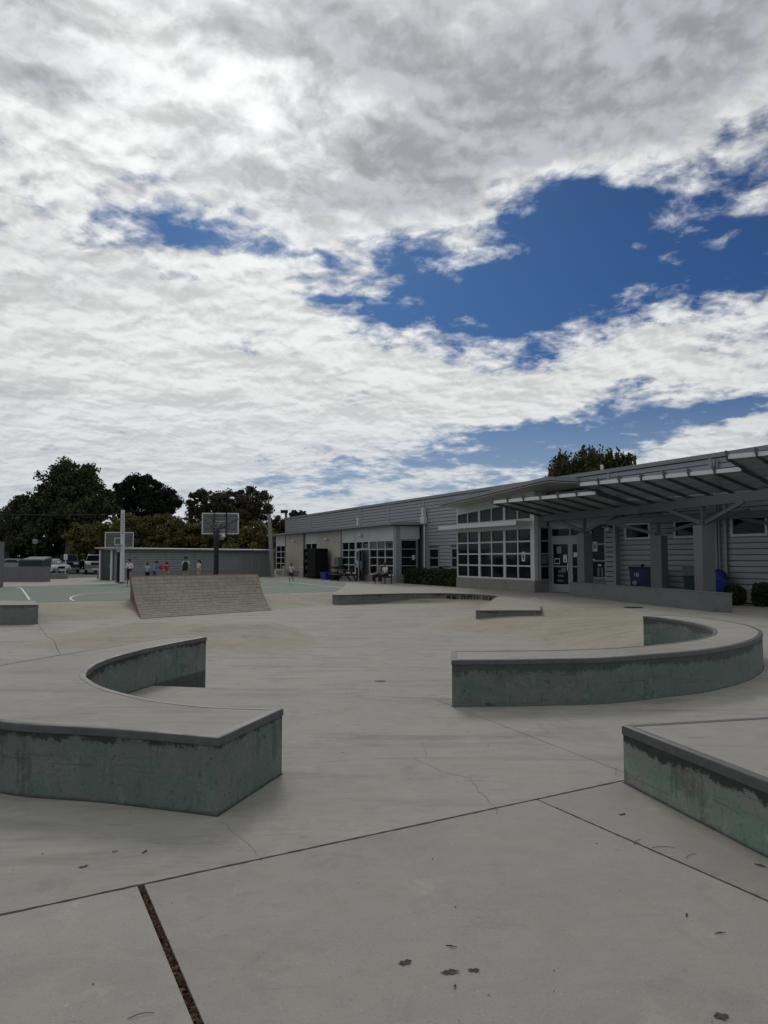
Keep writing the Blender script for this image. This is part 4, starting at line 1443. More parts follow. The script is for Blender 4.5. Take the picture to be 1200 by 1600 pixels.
make_tree('background_tree', 430, 100, [(430, 822, 18, 16), (446, 828, 14, 14), (415, 840, 20, 18)], 'dark tree beside the leaning pole at the end of the hall', trunk_h=3.0, trunk_r=0.3, leaf='leaf_brown', n_clump=70, n_leaf=50, cr=0.8, ls=0.32)
make_tree('background_tree', 465, 92, [(463, 806, 9, 7), (474, 803, 6, 5), (468, 815, 13, 10)], 'small red brown treetop showing over the far end of the roof', trunk_h=3.0, trunk_r=0.3, leaf='leaf_brown', n_clump=45, n_leaf=40, cr=0.55, ls=0.28)
make_tree('background_tree', 541, 85, [(538, 800, 10, 4), (545, 803, 8, 5)], 'tip of a tree barely clearing the middle of the roof', trunk_h=3.0, trunk_r=0.3, leaf='leaf_dark', n_clump=18, n_leaf=22, cr=0.4, ls=0.25)
make_tree('weeping_tree', 925, 64, [(890, 722, 28, 18), (925, 715, 36, 18), (960, 716, 28, 14), (925, 745, 55, 26), (872, 738, 16, 20), (985, 716, 10, 7)],
          'weeping green tree rising behind the hall roof on the right', trunk_h=5.0, trunk_r=0.35, leaf='leaf_green', n_clump=250, n_leaf=30, cr=0.62, ls=0.24, droop=1.0, hollow=0.25, strand=1.9, limbs=12)
for i, (px, py, rx, ry, lab) in enumerate([(150, 834, 42, 26, 'olive shrub beside the truck, first of the row from the left'), (205, 824, 40, 24, 'olive shrub directly behind the pole and far hoop'),
                                           (262, 824, 42, 26, 'tall olive shrub between the two hoops'), (322, 832, 40, 24, 'brown tinged olive shrub behind the near backboard'), (388, 832, 42, 24, 'yellow green shrub to the right of the near hoop')]):
    make_tree('olive_shrub', px, 79, [(px, py, rx, ry * 0.8), (px - rx * .5, py + 8, rx * .6, ry * .7), (px + rx * .5, py + 6, rx * .6, ry * .7), (px, py + 22, rx, ry)], lab,
              trunk_h=1.6, trunk_r=0.16, leaf='leaf_olive', n_clump=120, n_leaf=55, cr=0.62, ls=0.26, cat='shrub', limbs=4, group='olive shrubs behind the shed', hollow=0.5)
# far dark hedge below the crowns
hx = []
for k in range(2600):
    x = rng.uniform(-58, 2)
    hx.append((x, 104 + rng.uniform(-1.5, 1.5), rng.uniform(0.0, 5.2 + 0.8 * math.sin(x * 0.7))))
hp = np.concatenate([np.array(hx) + rng.normal(size=(2600, 3)) * 0.4 for _ in range(5)])
hd = link_mesh('far_hedge', leaf_mesh('far_hedge', hp, np.full(len(hp), 0.62)), M['leaf_cypress'])
tag(hd, 'dark dense hedge filling the space under the far trees', 'hedge')


def hedge_thing(name, pts, label, w=0.8, h=0.8, n=7000, ls=0.07, leaf='leaf_hedge', cat='hedge'):
    """clipped box hedge along a straight run between two world points"""
    a, b = Vector(pts[0]), Vector(pts[1])
    L = (b - a).length
    root = empty(name, (*((a + b) / 2)[:2], 0), math.atan2((b - a).y, (b - a).x), label, cat)
    q = np.stack([rng.uniform(-L / 2, L / 2, n), rng.uniform(-w / 2, w / 2, n), rng.uniform(0.02, h, n)], 1)
    ax = rng.integers(0, 3, n)
    sgn = rng.choice([-1, 1], n)
    q[ax == 0, 0] = sgn[ax == 0] * L / 2
    q[ax == 1, 1] = sgn[ax == 1] * w / 2
    q[ax == 2, 2] = h
    q += rng.normal(size=q.shape) * 0.035
    q[:, 2] += 0.05 * np.sin(q[:, 0] * 2.1) + 0.03 * np.sin(q[:, 0] * 5.3)
    link_mesh('foliage', leaf_mesh('foliage', q, ls * (0.7 + 0.7 * rng.random(n))), M[leaf], root)
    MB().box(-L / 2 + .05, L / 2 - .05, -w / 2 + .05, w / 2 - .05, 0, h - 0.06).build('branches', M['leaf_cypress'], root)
    return root


hedge_thing('hedge', (W(-13.0, 0.55), W(-6.95, 0.55)), 'long clipped hedge between the two window bays', w=0.9, h=0.80, n=16000, ls=0.10)


def ball_shrub(px, py, r, h, label):
    p = G(px, py, 0)
    root = empty('round_shrub', p, 0, label, 'shrub')
    n = 5000
    q = rng.normal(size=(n, 3))
    q /= np.linalg.norm(q, axis=1)[:, None]
    q = np.sign(q) * np.abs(q) ** 0.75
    q *= np.array([r, r, h / 2]) * (0.84 + 0.2 * rng.random((n, 1)) + 0.10 * np.sin(q[:, :1] * 7 + px) * np.cos(q[:, 1:2] * 6))
    q[:, 2] += h / 2
    link_mesh('foliage', leaf_mesh('foliage', q, 0.07 * (0.7 + 0.7 * rng.random(n))), M['leaf_hedge'], root)
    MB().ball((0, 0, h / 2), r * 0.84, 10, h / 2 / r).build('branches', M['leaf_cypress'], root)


ball_shrub(1148, 945.5, 0.29, 0.64, 'small round shrub beside the end of the long low wall')
ball_shrub(1196, 947.5, 0.36, 0.74, 'larger round shrub at the right edge under the downpipe wall')

# ------------------------------------------------------------------ shed behind the court
S0, S1 = Vector(g2(179, 907)), Vector(g2(425, 900))
sdir = (S1 - S0).normalized()
SL = (S1 - S0).length
shed = empty('storage_shed', (S0.x, S0.y, 0), math.atan2(sdir.y, sdir.x), 'long low blue grey timber sided shed behind the court', 'shed')
MB().box(0, SL, 0.06, 1.75, 0, 2.12).build('wall', M['siding_back_shade'], shed)
zr = 0.08
sp_me = None
brk = [0, 3.4, 7.0, 9.8, SL * 0.745]
for k in range(9):
    z = 0.62 + k * 0.167
    for i in range(len(brk) - 1):
        o = MB().hexa([(0, -0.035, 0), (1, -0.035, 0), (1, 0.06, 0), (0, 0.06, 0)], [(0, -0.03, 0.140), (1, -0.03, 0.140), (1, 0.06, 0.146), (0, 0.06, 0.146)]).build('siding_plank', M['shed_siding'], shed) if sp_me is None else None
        if o is not None:
            sp_me = o.data
            bpy.data.objects.remove(o)
        plank(brk[i] + 0.01, brk[i + 1] - 0.01, z, shed, 0.0, sp_me)
MB().box(0, SL * 0.745, -0.03, 0.058, 0, 0.61).build('base_panel', M['shed_panel'], shed)
x = SL * 0.75
while x < SL:
    MB().box(x + 0.01, min(x + 0.27, SL), -0.04 + 0.015 * (int(x * 4) % 2), 0.058, 0.0, 2.1).build('panel_board', M['shed_panel'], shed)
    x += 0.28
MB().box(SL * 0.745 + .002, SL * 0.75 + .008, -0.06, 0.058, 0, 2.1).build('corner_board', M['shed_siding'], shed)
MB().hexa([(-0.4, -0.35, 2.13), (SL + 0.2, -0.35, 2.13), (SL + 0.2, 1.9, 2.20), (-0.4, 1.9, 2.20)], [(-0.4, -0.35, 2.25), (SL + 0.2, -0.35, 2.25), (SL + 0.2, 1.9, 2.32), (-0.4, 1.9, 2.32)]).build('roof', M['cap_metal'], shed)
# green doors on the end wall with white posts
for k in range(1):
    dd = MB().box(-0.05, -0.003, 0.36, 1.50, 0.03, 2.0).build('door', M['door_green'], shed)
    MB().tube([(-0.06, 0.5, 0.9), (-0.06, 0.5, 1.1)], 0.015, 5).build('handle', M['trim_bright'], dd)
for yy in (0.20, 1.56):
    MB().box(-0.14, -0.052, yy, yy + 0.13, 0, 2.12).build('door_post', M['white_paint'], shed)

# ------------------------------------------------------------------ hoops, poles


def hoop(name, base, face, board_c, bw, label, from_behind):
    """pole at base, gooseneck arm to a clear backboard; face = unit vector the board faces"""
    root = empty(name, (base[0], base[1], 0), math.atan2(face[1], face[0]) - math.pi / 2, label, 'basketball hoop', 'hoops on the court')
    # local y = facing direction
    dist = (Vector(board_c[:2]) - Vector(base[:2])).dot(Vector(face))
    zc = board_c[2]
    bh = bw * 0.585
    m2 = MB()
    m2.tube([(0, 0, 0), (0, 0, zc - 0.85), (0, dist * 0.18, zc - 0.45), (0, dist * 0.55, zc - 0.12), (0, dist - 0.12, zc - 0.05)], [0.13, 0.115, 0.11, 0.10, 0.08], 10)
    m2.build('pole', M['black_metal'], root, smooth=True)
    MB().lathe([(0.22, 0), (0.22, 0.03), (0.15, 0.05)], 12).build('base_plate', M['black_metal'], root)
    y = dist
    t_ = 0.06
    f = MB().box(-bw / 2, bw / 2, y - .03, y + .03, zc + bh / 2 - t_, zc + bh / 2).box(-bw / 2, bw / 2, y - .03, y + .03, zc - bh / 2, zc - bh / 2 + t_)
    f.box(-bw / 2, -bw / 2 + t_, y - .03, y + .03, zc - bh / 2 + t_, zc + bh / 2 - t_).box(bw / 2 - t_, bw / 2, y - .03, y + .03, zc - bh / 2 + t_, zc + bh / 2 - t_)
    bd = f.build('backboard_frame', M['frame_white'], root)
    MB().box(-bw / 2 + t_, bw / 2 - t_, y - .006, y + .006, zc - bh / 2 + t_, zc + bh / 2 - t_).build('clear_panel', M['board_clear'], bd)
    sq = MB()
    zs = zc - bh / 2 + 0.18
    s_ = bw * 0.17
    q = 0.045
    for yy in (y + 0.009,):
        sq.box(-s_, s_, yy, yy + .004, zs + s_ * 1.45, zs + s_ * 1.45 + q).box(-s_, s_, yy, yy + .004, zs, zs + q).box(-s_, -s_ + q, yy, yy + .004, zs + q, zs + s_ * 1.45).box(s_ - q, s_, yy, yy + .004, zs + q, zs + s_ * 1.45)
    sq.build('target_square', M['white_paint'], bd)
    st = MB()
    for sx_ in (-bw * 0.165, bw * 0.165):
        st.box(sx_ - .025, sx_ + .025, y - .09, y - .031, zc - bh / 2, zc + bh / 2)
    st.tube([(0, dist * 0.30, zc - 0.38), (bw * 0.47, y - 0.05, zc + bh * 0.22)], 0.028, 6).tube([(0, dist * 0.30, zc - 0.38), (-bw * 0.47, y - 0.05, zc + bh * 0.22)], 0.028, 6)
    st.build('support_bars', M['black_metal'], root)
    rim = MB()
    rz_ = zc - bh / 2 + 0.16
    pts = [(0.225 * math.cos(a), y + 0.36 + 0.225 * math.sin(a), rz_) for a in [2 * math.pi * k / 16 for k in range(17)]]
    rim.tube(pts, 0.014, 6, cap=False).box(-0.09, 0.09, y + .031, y + 0.15, rz_ - 0.06, rz_ + 0.02)
    rr = rim.build('rim', M['rim_orange'], root)
    MB().lathe([(0.13, -0.42), (0.15, -0.25), (0.22, -0.01)], 12, (0, y + 0.36, rz_)).build('net', M['net_mesh'], rr)
    if from_behind:
        MB().box(-0.28, 0.02, y - 0.05, y + 0.2, zc - bh / 2 - 0.28, zc - bh / 2 - 0.01).build('ballast_box', M['grey_plastic'], root)
        MB().ball((0.28, dist * 0.25, zc - bh / 2 - 0.12), 0.10, 10).build('crank_housing', M['white_paint'], root)
    return root


Yb = 37.0
bx, bz = XZ(326.5, 818, Yb)
px0 = XZ(337.5, 900, 35.6)[0]
hoop('basketball_hoop', (px0, 35.6), Vector((-0.10, 1.0)).normalized(), (bx, Yb, bz), 1.83, 'near basketball hoop seen from behind with cracked clear backboard', True)
bx, bz = XZ(199.5, 844, 46.6)
px0 = XZ(185, 905, 47.8)[0]
hoop('basketball_hoop', (px0, 47.8), Vector((0.36, -1.0)).normalized(), (bx, 46.4, bz), 1.70, 'far basketball hoop facing the camera behind the pale pole', False)


def pole(name, a, b, r, mat, label, cat, n=10):
    root = empty(name, (a[0], a[1], 0), 0, label, cat)
    A, B = Vector(a), Vector(b)
    MB().tube([Vector((0, 0, 0)), (B - A) * .5, B - A], [r, r * .9, r * .75], n).build('shaft', M[mat], root, smooth=True)
    return root


x, z = XZ(192, 797, 46.0)
lp = pole('court_pole', (XZ(191, 905, 46.0)[0], 46.0, 0), (x, 46.0, z), 0.15, 'pole_white', 'pale grey pole standing in front of the far hoop', 'pole')
MB().lathe([(0.28, 0), (0.28, 0.05), (0.16, 0.08)], 12).build('base_plate', M['black_metal'], lp)
for k in range(8):
    MB().box(-0.05, 0.05, -0.16, -0.10, z - 0.3 - k * 0.17, z - 0.24 - k * 0.17).build('strap', M['pole_grey'], lp)
x2, z2 = XZ(420.5, 803, 62.0)
up = pole('utility_pole', (XZ(426, 900, 62.0)[0], 62.0, 0), (x2, 62.0, z2), 0.19, 'pole_grey', 'leaning grey wooden pole at the end of the hall', 'pole')
MB().tube([(-0.28, 0, z2 * 0.7), (-0.8, 0, z2 * 0.86)], 0.05, 6).build('brace', M['pole_grey'], up)
x3, z3 = XZ(447, 797, 78.0)
fl = empty('lamp_post', (x3, 78, 0), 0, 'dark square headed lamp post rising behind the far end of the hall', 'lamp post')
MB().tube([(0, 0, 0), (0, 0, z3 - .3)], 0.12, 8).build('shaft', M['black_metal'], fl)
MB().box(-0.55, 0.18, -0.2, 0.2, z3 - 0.32, z3).build('lamp_head', M['black_metal'], fl)
# overhead wire from the pale pole to the left
m_ = MB()
x, z = XZ(190, 803, 46.2)
pa, pb2 = Vector((x, 46.2, z)), Vector((-47, 60, 6.4))
m_.tube([pa.lerp(pb2, k / 10) - Vector((0, 0, 0.5 * 4 * (k / 10) * (1 - k / 10))) for k in range(11)], 0.016, 5)
tag(m_.build('overhead_wire', M['black_metal']), 'thin sagging wire running left from the pale pole', 'wire')

# ------------------------------------------------------------------ far left: walls, bins, sign, cars
a = G(5, 917.5)
wp = MB().box(-6.0, 0, -0.2, 0.0, 0, 2.45).build('tall_wall', M['grey_wall'], None, (a.x, a.y, 0), R(4), bevel=0.01)
tag(wp, 'tall grey wall end cut by the left edge of the picture', 'wall')
a, b = G(4, 909), G(75, 909)
wp = MB().box(a.x - b.x - 1.5, 0, 0, 0.35, 0, 0.98).build('low_wall', M['grey_wall'], None, (b.x, b.y, 0), 0, bevel=0.012)
tag(wp, 'long grey concrete wall in front of the dumpster', 'wall')
a, b = G(76, 904.5), G(118, 903.5)
wp = MB().box(0, b.x - a.x, 0, 0.4, 0, 0.42).build('low_wall', M['plinth'], None, (a.x, a.y, 0), 0.02, bevel=0.012)
tag(wp, 'knee high pale wall in front of the parked white car', 'wall')
x, z = XZ(54, 870, 53)
du = empty('dumpster', (x, 53, 0), 0, 'dark green dumpster behind the long grey wall', 'dumpster')
MB().hexa([(-0.85, -.6, .1), (.85, -.6, .1), (.85, .6, .1), (-.85, .6, .1)], [(-0.75, -.75, 1.35), (.9, -.75, 1.35), (.9, .75, 1.5), (-.75, .75, 1.5)]).build('bin_body', M['green_plastic'], du)
MB().hexa([(-0.78, -.78, 1.36), (.93, -.78, 1.36), (.93, .78, 1.52), (-.78, .78, 1.52)], [(-0.6, -.7, 1.46), (.85, -.7, 1.46), (.85, .75, 1.66), (-.6, .75, 1.66)]).build('lid', M['green_plastic'], du)
for sx_ in (-0.7, 0.75):
    for sy_ in (-.45, .45):
        MB().tube([(sx_ - .04, sy_, .06), (sx_ + .04, sy_, .06)], 0.06, 8).build('wheel', M['rubber'], du)
MB().box(-1.05, -0.78, -.2, .2, .9, 1.1).build('lift_pocket', M['green_plastic'], du)
x, z = XZ(55, 844, 75)
lp2 = empty('lamp_post', (x, 75, 0), 0, 'short lamp post with pale box head above the dumpster', 'lamp post')
MB().tube([(0, 0, 0), (0, 0, z - 0.3)], 0.07, 8).build('shaft', M['black_metal'], lp2)
MB().lathe([(0.1, 0), (0.24, 0.05), (0.26, 0.42), (0.2, 0.5)], 8, (0, 0, z - 0.4)).build('lamp_head', M['pole_grey'], lp2)
x, z = XZ(103, 866, 58)
sg = empty('parking_sign', (x, 58, 0), 0, 'small pale sign on a thin post beside the parked cars', 'sign')
MB().tube([(0, 0, 0), (0, 0, z)], 0.035, 8).build('post', M['pole_white'], sg)
MB().box(-0.14, 0.14, -0.05, -0.036, z - 0.42, z).build('sign_plate', M['white_paint'], sg)
MB().box(-0.02, 0.02, -0.056, -0.051, z - 0.36, z - 0.08).build('sign_print', M['grey_plastic'], sg)


def wheelset(root, wx, ty, r=0.34, wd=0.2):
    for sx_ in (-wx, wx):
        for y in ty:
            wl_ = MB().tube([(sx_ - wd / 2, y, r), (sx_ + wd / 2, y, r)], r, 16).build('wheel', M['rubber'], root)
            MB().tube([(sx_ - wd / 2 - .01, y, r), (sx_ + wd / 2 + .01, y, r)], r * 0.6, 12).build('rim', M['car_silver'], wl_)


def car(name, loc, rz_, paint, label, truck=False):
    """front of the car points along local -y"""
    root = empty(name, loc, rz_, label, 'truck' if truck else 'car')
    hw = 0.98 if truck else 0.90
    if truck:
        low = [(-2.75, .45), (-2.80, .95), (-2.70, 1.18), (-1.10, 1.22), (2.7, 1.25), (2.7, .5)]
        cab = [(-1.15, 1.21), (-0.45, 1.86), (0.9, 1.88), (1.05, 1.24)]
    else:
        low = [(-2.2, .35), (-2.22, .62), (-2.0, .80), (-1.0, .96), (1.9, 1.02), (2.15, .85), (2.15, .4)]
        cab = [(-1.05, .95), (-0.15, 1.42), (1.0, 1.46), (1.85, 1.01)]
    m2 = MB()

    def extr(pf, h0, h1):
        n = len(pf)
        L = [(-h0 if True else 0, y, z_) for y, z_ in pf]
        i0 = len(m2.v)
        for sgn in (-1, 1):
            for y, z_ in pf:
                hh = h0 + (h1 - h0) * (z_ - pf[0][1]) / max(max(p[1] for p in pf) - pf[0][1], .01)
                m2.v.append((sgn * hh, y, z_))
        m2.f.append(tuple(range(i0, i0 + n)))
        m2.f.append(tuple(range(i0 + 2 * n - 1, i0 + n - 1, -1)))
        for k in range(n):
            j = (k + 1) % n
            m2.f.append((i0 + k, i0 + j, i0 + n + j, i0 + n + k))
    extr(low, hw, hw * 0.97)
    m2.build('body', M[paint], root, bevel=0.06, smooth=True)
    m2 = MB()
    extr(cab, hw * 0.93, hw * 0.74)
    m2.build('roof', M[paint], root, bevel=0.05, smooth=True)
    y0, z0 = cab[0]
    y1, z1 = cab[1]
    MB().poly([(-hw * .84, y0 + .05 - .02, z0 + .08), (hw * .84, y0 + .05 - .02, z0 + .08), (hw * .70, y1 - .06 - .02, z1 - .05), (-hw * .70, y1 - .06 - .02, z1 - .05)]).build('windscreen', M['glass'], root)
    for sgn in (-1, 1):
        MB().poly([(sgn * hw * .945, cab[0][0] + .35, z0 + .09), (sgn * hw * .945, cab[3][0] - .3, z0 + .09), (sgn * hw * .80, cab[2][0] - .1, z1 - .07), (sgn * hw * .80, cab[1][0] + .05, z1 - .07)]).build('side_window', M['glass'], root)
        MB().box(sgn * hw * .62 - .2, sgn * hw * .62 + .2, low[0][0] - .06, low[0][0] + .1, low[1][1] - .02, low[1][1] + .16).build('headlight', M['white_paint'], root)
        MB().box(sgn * (hw + .02), sgn * (hw + .2), cab[0][0] + .2, cab[0][0] + .3, z0 + .05, z0 + .2).build('mirror', M[paint], root)
    MB().box(-hw * .42, hw * .42, low[0][0] - .055, low[0][0] + .1, low[1][1] - .05, low[1][1] + .15).build('grille', M['black'], root)
    MB().box(-hw * .95, hw * .95, low[0][0] - .10, low[0][0] + .05, low[0][1] - .04, low[0][1] + .14).build('bumper', M['car_silver'], root)
    MB().box(-.26, .26, low[0][0] - .12, low[0][0] - .101, low[0][1] - .02, low[0][1] + .1).build('number_plate', M['white_paint'], root)
    wheelset(root, hw - .12, (low[0][0] + .85, 1.45 if truck else 1.3), 0.38 if truck else 0.32)
    return root


x, _ = XZ(80, 890, 72)
car('parked_car', (x, 72, 0), R(48), 'car_white', 'white parked car with sloping windscreen behind the knee high wall')
x, _ = XZ(107, 890, 76)
car('parked_truck', (x, 76, 0), R(24), 'car_dark', 'black parked pickup truck behind the sign post', truck=True)
x, _ = XZ(143, 890, 72)
car('parked_truck', (x, 73, 0), R(21), 'car_silver', 'pale parked pickup truck facing the court near the shed doors', truck=True)
x, _ = XZ(30, 880, 80)
car('parked_car', (x, 80, 0), R(80), 'car_silver', 'grey car roof showing over the long grey wall left of the dumpster')
x, _ = XZ(160, 899, 56)
tag(MB().box(-0.3, 0.3, -0.25, 0.25, 0, 0.38).box(-0.33, 0.33, -0.28, 0.28, 0.381, 0.44).build('utility_box', M['grey_plastic'], None, (x, 56, 0)), 'little pale grey box on the ground by the shed doors', 'utility box')

# ------------------------------------------------------------------ things along the hall front
def front(px, off):
    """world point on the hall front, off metres out from the wall, under photo column px"""
    best = min((abs((W(-u * 0.05, -off).x / W(-u * 0.05, -off).y) - (px - 600) / F), u) for u in range(0, 820))
    return W(-best[1] * 0.05, -off)


p = front(490, 1.0)
cb = empty('storage_cabinet', p, BROT, 'tall black storage cabinet with an open shelved side against the beige wall', 'cabinet')
cb.scale = (0.64, 0.8, 1.0)
MB().box(-0.75, 2.0, -0.4, 0.85, 0.05, 2.28).build('cabinet_body', M['black'], cb, bevel=0.02)
fr = MB().box(-2.1, -2.02, -0.4, 0.85, 0.05, 2.28).box(-2.02, -0.76, -0.4, 0.85, 2.2, 2.28).box(-2.02, -0.76, -0.4, 0.85, 0.05, 0.12).box(-2.02, -0.76, 0.8, 0.85, 0.12, 2.2)
fr.build('shelf_frame', M['black_metal'], cb)
for k in range(3):
    s_ = MB().box(-2.02, -0.76, -0.38, 0.8, 0.6 + k * 0.55, 0.63 + k * 0.55).build('shelf', M['black_metal'], cb)
rr = random.Random(3)
for k in range(4):
    for q in range(3):
        x0 = -1.95 + q * 0.4
        o = MB().box(x0, x0 + 0.3, -0.3, 0.3, 0.13 + k * 0.55 - (0.0 if k == 0 else 0.03) + 0.035, 0.3 + k * 0.55 + rr.random() * 0.12).build('stored_box', M[rr.choice(['black_metal', 'grey_plastic', 'wood_table'])], cb)
p = front(511.5, 1.3)
rb_ = empty('recycling_box', p, BROT, 'bright blue recycling box on the ground by the black cabinet', 'box')
MB().hexa([(-.42, -.3, 0), (.42, -.3, 0), (.42, .3, 0), (-.42, .3, 0)], [(-.52, -.36, .48), (.52, -.36, .48), (.52, .36, .48), (-.52, .36, .48)]).build('box_body', M['blue_bright'], rb_)
MB().box(-.55, .55, -.39, .39, .481, .53).build('box_rim', M['blue_bright'], rb_)
p = front(523.5, 0.5)
fo = empty('drinking_fountain', p, BROT, 'grey wall mounted drinking fountain on the beige wall', 'drinking fountain')
MB().box(-.42, .42, .1, .48, .95, 1.62).build('fountain_body', M['grey_plastic'], fo, bevel=0.03)
MB().hexa([(-.36, -.18, .80), (.36, -.18, .80), (.36, .46, .70), (-.36, .46, .70)], [(-.42, -.24, .94), (.42, -.24, .94), (.42, .46, .94), (-.42, .46, .94)]).build('basin', M['steel_grey'], fo)
MB().tube([(0.2, 0, .94), (0.2, 0, 1.02), (0.15, -.05, 1.05)], 0.015, 6).build('spout', M['trim_bright'], fo)
MB().tube([(-.75, .3, 1.0), (-.62, .2, 1.28), (-.45, .3, 1.05)], 0.05, 6).build('hose', M['grey_plastic'], fo)
p = front(525, 1.2)
tb_ = tag(MB().ball((0, 0, .3), .38, 12, .85).build('rubbish_bag', M['black'], None, p, 0, smooth=True), 'black rubbish bag sitting under the drinking fountain', 'bag')
p = front(537.5, 1.3)
tab = empty('picnic_table', p, BROT, 'dark picnic table against the window left of the doors', 'table')
MB().box(-.8, .8, -.38, .38, .70, .76).build('tabletop', M['wood_table'], tab)
for sy_ in (-.68, .68):
    MB().box(-.8, .8, sy_ - .13, sy_ + .13, .42, .47).build('bench_seat', M['wood_table'], tab)
for sx_ in (-.55, .55):
    MB().bar((sx_, -.72, 0), (sx_, -.2, .70), .08, .08).bar((sx_, .72, 0), (sx_, .2, .70), .08, .08).bar((sx_, -.75, .39), (sx_, .75, .39), .06, .06).build('leg', M['black_metal'], tab)
for px, lab in ((444, 'small white wooden trestle left of the running girl'), (472, 'small white wooden trestle beside the black cabinet')):
    p = front(px, 0.6)
    tr = empty('trestle', p, BROT, lab, 'trestle', 'white trestles by the beige wall')
    for sx_ in (-.22, .22):
        for sy_ in (-.16, .16):
            MB().bar((sx_, sy_, 0), (sx_ * .5, sy_ * .2, .78), .05, .05).build('leg', M['white_paint'], tr)
    MB().box(-.28, .28, -.06, .06, .76, .86).build('top_rail', M['white_paint'], tr)
# bench for the two sitters
pb_ = front(598, 1.1)
be = empty('bench', pb_, BROT, 'dark bench in front of the window bay with two people on it', 'bench')
for k in range(3):
    MB().box(-.85, .85, -.22 + k * .15, -.09 + k * .15, .42, .46).build('seat_slat', M['wood_table'], be)
for k in range(2):
    MB().box(-.85, .85, .24, .28, .56 + k * .15, .68 + k * .15).build('back_slat', M['wood_table'], be)
for sx_ in (-.7, .7):
    MB().bar((sx_, -.18, 0), (sx_, -.18, .42), .05, .05).bar((sx_, .24, 0), (sx_, .27, .85), .05, .05).bar((sx_, -.2, .39), (sx_, .25, .39), .05, .05).bar((sx_, -.2, .64), (sx_, .26, .64), .05, .03).build('leg', M['black_metal'], be)
# bicycle behind the hedge
bp = W(-10.6, 1.35)
bi = empty('bicycle', bp, BROT, 'dark bicycle against the wall behind the long clipped hedge', 'bicycle')
for sx_ in (-.55, .55):
    pts = [(sx_ + .33 * math.cos(a_), 0, .36 + .33 * math.sin(a_)) for a_ in [2 * math.pi * k / 20 for k in range(21)]]
    MB().tube(pts, .02, 6, cap=False).build('wheel', M['rubber'], bi)
MB().tube([(-.55, 0, .36), (-.2, 0, .72), (.38, 0, .78), (.55, 0, .36)], .022, 6).tube([(-.2, 0, .72), (-.05, 0, .34), (.38, 0, .78)], .022, 6).tube([(-.55, 0, .36), (-.05, 0, .34)], .018, 6).tube([(-.2, 0, .7), (-.25, 0, .96)], .018, 6).tube([(.38, 0, .78), (.33, 0, 1.02)], .018, 6).build('frame', M['black_metal'], bi)
MB().ball((-.26, 0, .98), .14, 8, .45).build('saddle', M['black'], bi)
MB().tube([(.38, -.3, 1.02), (.33, 0, 1.04), (.38, .3, 1.02)], .03, 6).build('handlebar', M['black'], bi)

# ------------------------------------------------------------------ bins under the canopy


def text_mesh(s, size, mat, parent, loc, rot=(math.pi / 2, 0, 0), name='lettering'):
    cu = bpy.data.curves.new(name, 'FONT')
    cu.body = s
    cu.size = size
    cu.extrude = 0.002
    cu.align_x = 'CENTER'
    o = bpy.data.objects.new(name + '_tmp', cu)
    col.objects.link(o)
    bpy.context.view_layer.update()
    dg = bpy.context.evaluated_depsgraph_get()
    me_ = bpy.data.meshes.new_from_object(o.evaluated_get(dg))
    bpy.data.objects.remove(o)
    me_.materials.clear()
    q = link_mesh(name, me_, M[mat], parent, loc)
    q.rotation_euler = rot
    return q


p = G(1003, 921)
p = Vector(((1003 - 600) / F * 29.3, 29.3, 0))
bb = empty('collection_bin', p, R(-42), 'large dark blue collection bin with white lettering beside the columns', 'bin')
bb.rotation_euler[2] = R(-20)
MB().hexa([(-.42, -.42, .0), (.42, -.42, .0), (.42, .42, .0), (-.42, .42, .0)], [(-.50, -.46, 1.18), (.46, -.46, 1.18), (.46, .46, 1.12), (-.50, .46, 1.12)]).build('bin_body', M['blue_plastic'], bb)
MB().hexa([(-.53, -.5, 1.181), (.5, -.5, 1.181), (.5, .5, 1.121), (-.53, .5, 1.121)], [(-.5, -.44, 1.25), (.46, -.44, 1.23), (.46, .46, 1.17), (-.5, .46, 1.19)]).build('lid', M['blue_plastic'], bb)
MB().box(-.06, .06, -.05, .05, 1.24, 1.33).build('lid_handle', M['black'], bb)
text_mesh('18', 0.20, 'white_paint', bb, (-.24, -.462, .86), (R(88), 0, 0))
MB().tube([(-.30, -.44, .62), (-.30, -.455, .62)], .085, 14).build('emblem', M['paper_blue'], bb)
text_mesh('LOT', 0.16, 'paper', bb, (.475, -.2, .93), (math.pi / 2, 0, math.pi / 2))
p = Vector(((1082 - 600) / F * 27.4, 27.4, 0))
gb = empty('wheeled_bin', p, R(-20), 'dark green bin with grey lid half hidden by the nearest column', 'bin')
MB().hexa([(-.28, -.3, .06), (.28, -.3, .06), (.28, .3, .06), (-.28, .3, .06)], [(-.34, -.36, .86), (.34, -.36, .86), (.34, .36, .92), (-.34, .36, .92)]).build('bin_body', M['green_plastic'], gb, bevel=.02)
MB().hexa([(-.36, .30, .90), (.36, .30, .90), (.36, .40, .90), (-.36, .40, .90)], [(-.36, .42, 1.30), (.36, .42, 1.30), (.36, .50, 1.30), (-.36, .50, 1.30)]).build('lid', M['grey_plastic'], gb)
for sx_ in (-.3, .3):
    MB().tube([(sx_ - .03, .3, .1), (sx_ + .03, .3, .1)], .1, 10).build('wheel', M['rubber'], gb)
p = Vector(((1119 - 600) / F * 26.6, 26.6, 0))
cb2 = empty('wheeled_bin', p, R(-20), 'bright blue domed cart on the right of the nearest column', 'bin')
MB().hexa([(-.26, -.3, .05), (.26, -.3, .05), (.26, .3, .05), (-.26, .3, .05)], [(-.32, -.35, .80), (.32, -.35, .80), (.32, .35, .80), (-.32, .35, .80)]).build('bin_body', M['blue_bright'], cb2, bevel=.02)
MB().ball((0, 0, .82), .37, 14, 1.0).build('lid', M['blue_bright'], cb2, smooth=True)
